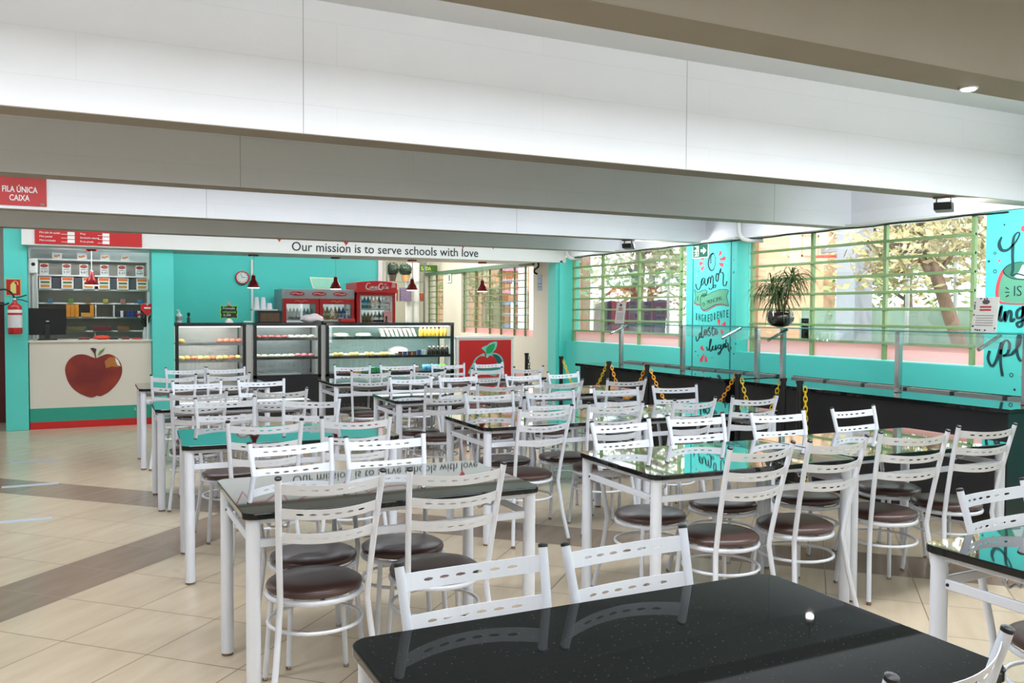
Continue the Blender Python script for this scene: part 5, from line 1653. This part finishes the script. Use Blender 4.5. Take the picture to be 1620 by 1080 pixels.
mB, mO, mD, mW = mat('blue_soda', (70, 130, 214), 0.2), mat('orange_soda', (236, 160, 30), 0.2), mat('dark_soda', (52, 36, 60), 0.2), mat('clear_water', (176, 200, 204), 0.15)
sB, sO, sD, sWm = soda(mB, s=1.08), soda(mO, s=1.08), soda(mD, s=1.08), soda(mW, 'water_bottle', 0.95)
am = soda(mat('amber_soda', (150, 96, 40), 0.2))
for i in range(8):
    k = (0, 0, 0, 1, 1, 2, 2, 2)[i]
    place((sB, sO, sD)[k], 'soda_bottle', 4.53 - 0.235 + i * 0.064, FY + 0.04, 1.55, '%s soda bottle on the upper shelf of the cola fridge' % ('blue', 'orange', 'dark')[k], 'bottle', 'bottles on the upper cola fridge shelf')
for i in range(8):
    k = 0 if i < 4 else 1
    place((am, sD)[k], 'soda_bottle', 4.53 - 0.235 + i * 0.064, FY + 0.04, 1.30, '%s soda bottle on the second shelf of the cola fridge' % ('amber', 'dark')[k], 'bottle', 'bottles on the second cola fridge shelf')
for i in range(8):
    place(sWm, 'water_bottle', 3.57 - 0.505 + i * 0.058, FY + 0.12, 1.37, 'clear water bottle behind the left door of the wide fridge', 'bottle', 'water bottles in the wide fridge')
for i in range(7):
    k = 0 if i < 4 else 1
    place((sO, sB)[k], 'soda_bottle', 3.57 + 0.10 + i * 0.068, FY + 0.12, 1.37, '%s soda bottle behind the right door of the wide fridge' % ('orange', 'blue')[k], 'bottle', 'soda bottles in the wide fridge')

scn = empty('framed_panel', (3.62, FY + 0.2, 1.86), 0, 'pale green framed panel leaning on top of the wide fridge', 'panel')
MB().prism([(-0.10, 0.0), (0.22, -0.02), (0.28, 0.18), (-0.15, 0.19)], lambda a, b, d: (a, d + b * 0.2, b + 0.02), 0, 0.02).build('frame', mat('gold_white_frame', (224, 216, 190)), scn)
MB().prism([(-0.085, 0.015), (0.21, -0.005), (0.262, 0.167), (-0.128, 0.175)], lambda a, b, d: (a, d + b * 0.2, b + 0.02), -0.003, 0.0).build('face', mat('pale_green_face', (150, 206, 178), 0.4, var=0.12, scale=9), scn)
ck_ = empty('wall_clock', (2.46, 15.2, 2.055), 0, 'round white wall clock with red rim on the turquoise wall', 'clock')
rot = lambda mb: mb
cm = MB().lathe([(0.10, 0), (0.115, 0.01), (0.115, 0.03), (0.098, 0.035), (0.092, 0.02)], 0, 0, 0, 32)
cm.v = [(x, -z, y) for x, y, z in cm.v]
cm.build('rim', M_RED, ck_, smooth=50)
cm = MB().lathe([(0.093, 0.02), (0.093, 0.024)], 0, 0, 0, 32)
cm.v = [(x, -z, y) for x, y, z in cm.v]
cm.build('dial', M_PAPER, ck_)
mk = MB()
q3 = lambda a, b, d: (a, -0.0245 - d, b)
for i in range(12):
    a = i * math.pi / 6
    mk.stroke([(0.07 * math.sin(a), 0.07 * math.cos(a)), (0.083 * math.sin(a), 0.083 * math.cos(a))], 0.009, q3, 0, 0.001, False)
mk.build('numerals', M_TXT, ck_, smooth=0)
mk = MB()
mk.stroke([(0, 0), (-0.028, 0.06)], 0.007, q3, 0.001, 0.002, False)
mk.build('minute_hand', M_TXT, ck_, smooth=0)
mk = MB()
mk.stroke([(0, 0), (0.045, 0.005)], 0.008, q3, 0.001, 0.002, False)
mk.build('hour_hand', M_TXT, ck_, smooth=0)
o = MB().box(2.60, 2.635, 15.165, 15.2, 1.0, 2.36).build('trim_5', M_PAPER)
struct(o)

# pendants under the soffit
for i, x in enumerate((0.164, 2.332, 3.571, 4.822, 6.062)):
    p = empty('pendant_lamp', (x, 13.4, 2.33), 0, 'red pendant lamp %s' % ('over the cash desk', 'beside the wall clock', 'before the framed panel', 'before the plant shelf', 'before the kitchen window'[0:40])[i], 'lamp', 'red pendant lamps')
    MB().lathe([(0.075, -0.022), (0.075, 0)], 0, 0, 0, 20).build('canopy', M_REDL, p)
    MB().tube([(0, 0, -0.31), (0, 0, -0.02)], 0.003, 6).build('cable', M_PAPER, p)
    MB().lathe([(0.088, -0.485), (0.09, -0.478), (0.062, -0.41), (0.034, -0.37), (0.028, -0.31), (0.022, -0.305)], 0, 0, 0, 24).build('shade', M_REDL, p, smooth=50)
    MB().lathe([(0.082, -0.495), (0.086, -0.484)], 0, 0, 0, 24).build('lit_rim', mat('lit_shade_lining', (250, 244, 236), emit=3.0, var=0), p)
    MB().lathe([(0.018, -0.30), (0.018, -0.285)], 0, 0, 0, 10).build('cable_grip', M_PAPER, p)

# far room: shelf of plants, exit sign, notices on the cream wall
ps = empty('plant_shelf', (5.96, 17.1, 0), 0, 'metal and glass shelf with topiary balls beyond the cola fridge', 'shelf')
for x in (-0.40, 0.40):
    for y in (-0.15, 0.15):
        MB().box(x - 0.014, x + 0.014, y - 0.014, y + 0.014, 0, 2.5).build('upright', mat('dark_grey_steel', (92, 96, 98), 0.4), ps)
for x in (0.14, 0.30):
    MB().tube([(x, 0.05, 0), (x, 0.05, 2.5)], 0.07, 14).build('white_column', M_WALLW, ps)
for z in (2.11, 1.71, 1.3):
    MB().box(-0.40, 0.40, -0.16, 0.16, z - 0.012, z).build('shelf', M_GLASSE, ps)
bl = bpy.data.meshes.new('ball')
for i, (x, l) in enumerate(((-0.265, 'dark topiary ball on the plant shelf, outer one'), (0.01, 'dark topiary ball in a tan pot on the plant shelf'))):
    t = empty('topiary_ball', (5.96 + x, 17.0, 2.112), 0, l, 'plant', 'topiary balls on the plant shelf')
    MB().lathe([(0.06, 0), (0.085, 0.13), (0.08, 0.13)], 0, 0, 0, 14).build('pot', mat('tan_pot', (196, 154, 104)) if i else mat('dark_pot', (70, 52, 46)), t)
    lv = MB()
    for k in range(500):
        d = Vector((rnd.gauss(0, 1), rnd.gauss(0, 1), rnd.gauss(0, 1))).normalized()
        c = Vector((0, 0, 0.24)) + d * 0.135
        w = d.orthogonal().normalized()
        w = Matrix.Rotation(rnd.uniform(0, 6.28), 3, d) @ w
        e = d.cross(w) * 0.03
        lv.add([c - w * 0.012 - d * 0.03, c + e * 0.4 + d * 0.012, c + w * 0.012 - d * 0.03], [(0, 1, 2)])
    lv.lathe([(0.01, 0.11), (0.085, 0.15), (0.125, 0.22), (0.125, 0.26), (0.085, 0.335), (0.01, 0.37)], 0, 0, 0, 16)
    lv.build('foliage', mat('dark_topiary', (40, 60, 44), 0.7, var=0.4, scale=30), t, smooth=0)
for i, (x, z, w, h, c, l) in enumerate(((-0.22, 1.712, 0.14, 0.23, (120, 74, 46), 'brown box on the plant shelf beside a patterned box'), (0.02, 1.712, 0.24, 0.27, (110, 96, 120), 'patterned dark box on the middle plant shelf'),
                                      (-0.28, 1.90, 0.15, 0.16, (180, 184, 190), 'pale notice standing on the plant shelf before the brown box'), (0.36, 1.712, 0.07, 0.17, (150, 70, 46), 'small terracotta pot on the plant shelf edge'))):
    if i == 3:
        o = MB().lathe([(0.03, 0), (0.055, 0.16), (0.05, 0.16)], 0, 0, 0, 12).build('pot', mat('terracotta', c))
    else:
        o = MB().box(-w / 2, w / 2, -0.05 if i < 2 else -0.004, 0.05 if i < 2 else 0.0, 0, h).build('shelf_box' if i < 2 else 'notice', mat('shelf_item_%d' % i, c, var=0.6 if i else 0.1, scale=22), bevel=0.003)
    o.location = (5.96 + x, 16.98 if i == 3 else 17.02 - 0.04 * (i == 2) * 2, z if i != 2 else 1.71)
    tag(o, l, ('box', 'box', 'notice', 'pot')[i])
tk = empty('exit_sign', (6.70, 17.6, 2.42), 0, 'lit green exit sign hanging before the far kitchen window', 'sign')
MB().box(-0.20, 0.20, -0.01, 0.01, -0.07, 0.07).build('plate', mat('exit_green_lit', (70, 110, 40), var=0.3, scale=30), tk)
text('lettering', 'SA\u00cdDA', mat('exit_letters', (200, 214, 120), emit=0.4), 0.11, (-0.17, -0.012, -0.04), FRONT, tk, fit=0.22)
MB().tube([(0, 0, 0.07), (0, 0, 0.62)], 0.006, 6).build('hanger', M_CHROME, tk)
wn_ = empty('exit_plate', (XK, 16.97, 2.2), 0, 'small framed green plate on the cream wall between kitchen windows', 'sign')
MB().box(-0.012, 0, -0.11, 0.11, -0.11, 0.11).build('border', M_MGRN, wn_)
MB().box(-0.016, -0.011, -0.09, 0.09, -0.09, 0.09).build('face', M_PAPER, wn_)
MB().box(-0.018, -0.015, -0.03, 0.03, -0.06, 0.06).build('pictogram', mat('exit_green', (22, 84, 66)), wn_)
nt_ = empty('pinned_notice', (XK, 13.0, 2.0), 0, 'blue and white notice pinned to the cream wall by the corner pillar', 'notice')
MB().box(-0.006, 0, -0.075, 0.075, -0.14, 0.12).build('sheet', mat('blue_white_print', (150, 166, 196), var=0.5, scale=22), nt_)
MB().tube(spline([(-0.02, 0.03, 0.34), (-0.03, 0.0, 0.26), (-0.06, 0.06, 0.22), (-0.05, 0.1, 0.17), (-0.02, 0.06, 0.14)], 4), 0.016, 8).build('black_bracket', M_BLACKM, nt_)
for k in range(2):
    MB().box(-0.009, -0.005, -0.06, 0.06, -0.03 + k * -0.05, -0.02 + k * -0.05).build('print_bar', mat('navy_print', (50, 60, 110)), nt_)

# ------------------------------------------------------------------ outside the windows
slab('ground', mat('court_ground', (206, 200, 190), 0.9, var=0.08), (7.4, 60, -10, 70, -0.3, -0.15))
w = slab('wall_court', mat('pale_green_wall', (112, 134, 122), 0.8), (13.0, 13.25, 2.0, 13.2, -0.15, 1.62), (13.0, 24, 13.0, 13.25, -0.15, 1.4))
bA = empty('building', (10.2, 20.5, -0.15), 0, 'peach rendered building seen through the farthest windows', 'building')
MB().box(-3.2, 2.1, 0, 6, 0, 7).build('wall', M_PEACH, bA)
MB().box(-0.9, 0.4, -0.03, 0.0, 1.0, 2.2).build('window', M_GLASSE, bA)
MB().box(2.0, 2.25, -0.1, 0.1, 0, 7).build('drain_pipe', mat('brown_pipe', (150, 110, 90)), bA)
bB = empty('building', (14.2, 14.9, -0.15), 0, 'peach rendered building behind the basketball board', 'building')
MB().box(0, 0.35, -1.1, 1.4, 0, 7).build('wall', M_PEACH, bB)
MB().box(-0.03, 0.0, -0.2, 0.6, 2.2, 3.2).build('window', mat('tan_window', (190, 160, 130)), bB)
MB().box(-0.12, 0.0, 0.9, 1.02, 0, 7).build('drain_pipe', mat('brown_pipe', (150, 110, 90)), bB)
hp = empty('basketball_hoop', (11.6, 10.62, -0.15), 0, 'basketball board with red ring on a grey column outside', 'basketball hoop')
MB().box(-0.2, 0.2, -0.22, 0.18, 0, 4.4).build('column', mat('grey_column', (134, 136, 146), 0.8), hp)
bd = MB().box(-0.72, 0.12, 0.68, 0.72, 2.5, 3.35).build('backboard', mat('board_cream', (222, 200, 170), 0.6), hp)
MB().box(-0.5, -0.1, 0.674, 0.68, 2.62, 2.65).box(-0.5, -0.1, 0.674, 0.68, 2.97, 3.0).box(-0.5, -0.47, 0.674, 0.68, 2.62, 3.0).box(-0.13, -0.1, 0.674, 0.68, 2.62, 3.0).build('board_mark', mat('tan_window', (190, 160, 130)), bd)
MB().tube([(-0.2 + 0.225 * math.cos(i * 0.3142), 0.43 + 0.225 * math.sin(i * 0.3142), 2.62) for i in range(20)], 0.014, 6, closed=True).build('ring', mat('hoop_red', (200, 80, 70)), hp)
MB().box(-0.05, 0.05, 0.1, 0.7, 2.7, 2.8).build('arm', mat('grey_column', (134, 136, 146)), hp)
bn = empty('tarpaulin', (9.4, 14.1, 0), 0, 'dark violet tarpaulin on posts outside the far window', 'tarpaulin')
tp = MB()
n = 24
V, F = [], []
for i in range(n + 1):
    y = -1.25 + 2.5 * i / n
    for j in range(2):
        V.append((0.03 * math.sin(i * 1.1) + 0.05 * j, y, 1.06 + 0.66 * j + 0.015 * math.sin(i * 0.8)))
for i in range(n):
    F.append((i * 2, i * 2 + 2, i * 2 + 3, i * 2 + 1))
tp.add(V, F)
tp.build('sheet', mat('violet_tarp', (58, 50, 72), 0.6, var=0.2, scale=3), bn)
for y in (-1.25, 1.25):
    MB().tube([(0.06, y, -0.15), (0.06, y, 1.75)], 0.025, 8).build('post', mat('grey_post', (150, 152, 152)), bn)
for i, y in enumerate((10.37, 9.46, 17.1)):
    f = MB().tube([(12.6, y, -0.15), (12.6, y, 5.0)], 0.035, 8).build('fence_post', mat('grey_post', (150, 152, 152)))
    tag(f, ('thin grey fence post outside the middle of the second window', 'thin grey fence post outside the near end of the second window', 'thin grey fence post outside the far window')[i], 'post', 'fence posts outside')
sk = empty('crate_rack', (8.25, 16.75, -0.15), R(-26), 'rack of orange bricks and pastel boards outside the kitchen window', 'rack')
for k in range(9):
    z = 0.6 + k * 0.24
    MB().box(-0.23, 0.23, 0, 0.3, z, z + 0.07).build('board', (mat('pastel_blue', (130, 160, 206)), mat('pastel_pink', (214, 150, 180)), mat('pastel_lilac', (190, 180, 214)))[(k + k // 4) % 3], sk)
    cr_ = MB()
    for i in range(8):
        cr_.box(-0.22 + i * 0.056, -0.22 + i * 0.056 + 0.047, 0.02, 0.28, z + 0.07, z + 0.24)
    cr_.build('brick_row', mat('orange_brick', (176, 106, 60), var=0.35, scale=9), sk)
MB().box(-0.26, -0.23, 0, 0.3, 0, 2.8).box(0.23, 0.26, 0, 0.3, 0, 2.8).build('upright', M_TRUNK, sk)


def tree(x, y, h, lean, spread, label, leaf, n=1500, trunk=0.13, low=1.4):
    t = empty('tree', (x, y, -0.15), 0, label, 'tree', 'trees outside the windows')
    tr_ = MB()
    top = Vector((lean[0], lean[1], h * 0.75))
    tr_.tube([(0, 0, 0), (lean[0] * 0.2, lean[1] * 0.2, h * 0.25), (lean[0] * 0.6, lean[1] * 0.6, h * 0.5), top], [trunk, trunk * 0.85, trunk * 0.7, trunk * 0.35], 10)
    tips = []
    for i in range(9):
        a = rnd.uniform(0, 6.28)
        s0 = Vector((lean[0] * 0.5, lean[1] * 0.5, h * 0.4)).lerp(top, rnd.uniform(-0.1, 0.9))
        e = s0 + Vector((math.cos(a) * spread * rnd.uniform(0.6, 1.0), math.sin(a) * spread * rnd.uniform(0.6, 1.0), rnd.uniform(-0.5, h * 0.16)))
        m = s0.lerp(e, 0.5) + Vector((0, 0, 0.2))
        tr_.tube([s0, m, e], [trunk * 0.36, trunk * 0.22, 0.015], 7)
        tips += [m, e, e, e + Vector((0, 0, -0.5))]
    tr_.build('trunk', M_TRUNK, t, smooth=60)
    lv = MB()
    for i in range(n):
        c = rnd.choice(tips) + Vector((rnd.gauss(0, spread * 0.28), rnd.gauss(0, spread * 0.28), rnd.gauss(0, spread * 0.22)))
        if c.z < low:
            continue
        a = Vector((rnd.gauss(0, 1), rnd.gauss(0, 1), rnd.gauss(0, 1))).normalized()
        b = a.orthogonal().normalized() * rnd.uniform(0.03, 0.06)
        a = a * rnd.uniform(0.06, 0.12)
        lv.add([c - a, c + b, c + a, c - b], [(0, 1, 2, 3)])
    lv.build('foliage', leaf, t, smooth=0)
    return t


tree(10.4, 15.4, 5.0, (-0.3, -0.9), 1.2, 'leaning tree with a thick trunk outside the far window', M_LEAF, 1000, 0.17, 1.8)
tree(13.6, 19.4, 5.2, (0.4, 0.2), 1.5, 'tall pale tree beyond the dark tarpaulin', M_LEAFY, 1300, 0.13, 1.5)
tree(15.5, 14.3, 5.0, (0.2, -0.3), 1.3, 'tree behind the grey basketball column', M_LEAFY, 2000, 0.13, 1.2)
tree(14.3, 11.7, 4.8, (0.1, 0.2), 1.2, 'slender tree seen in the middle of the second window', M_LEAF, 2000, 0.11, 1.5)
tree(11.5, 8.3, 4.6, (-0.2, 1.0), 1.0, 'strongly leaning tree at the near end of the second window', M_LEAFY, 1500, 0.13, 2.0)
tree(10.2, 7.0, 5.0, (0.2, 0.3), 1.0, 'tree whose trunk fills the near edge of the second window', M_LEAFY, 1200, 0.15, 2.2)
tree(8.5, 19.2, 4.6, (0.1, 0.1), 0.7, 'bright green tree outside the kitchen window', M_LEAF, 800, 0.06, 0.8)


# look-alikes of one row are told apart by their order from the left
ORD = 'first second third fourth fifth sixth seventh eighth ninth tenth eleventh twelfth thirteenth fourteenth'.split()
rows = {}
for o in bpy.data.objects:
    if o.parent is None and o.get('label'):
        rows.setdefault(o['label'], []).append(o)
for lb, os_ in rows.items():
    if len(os_) > 1:
        for i, o in enumerate(sorted(os_, key=lambda q: q.location.x)):
            o['label'] = ORD[i] + ' ' + lb + ', counting from left'
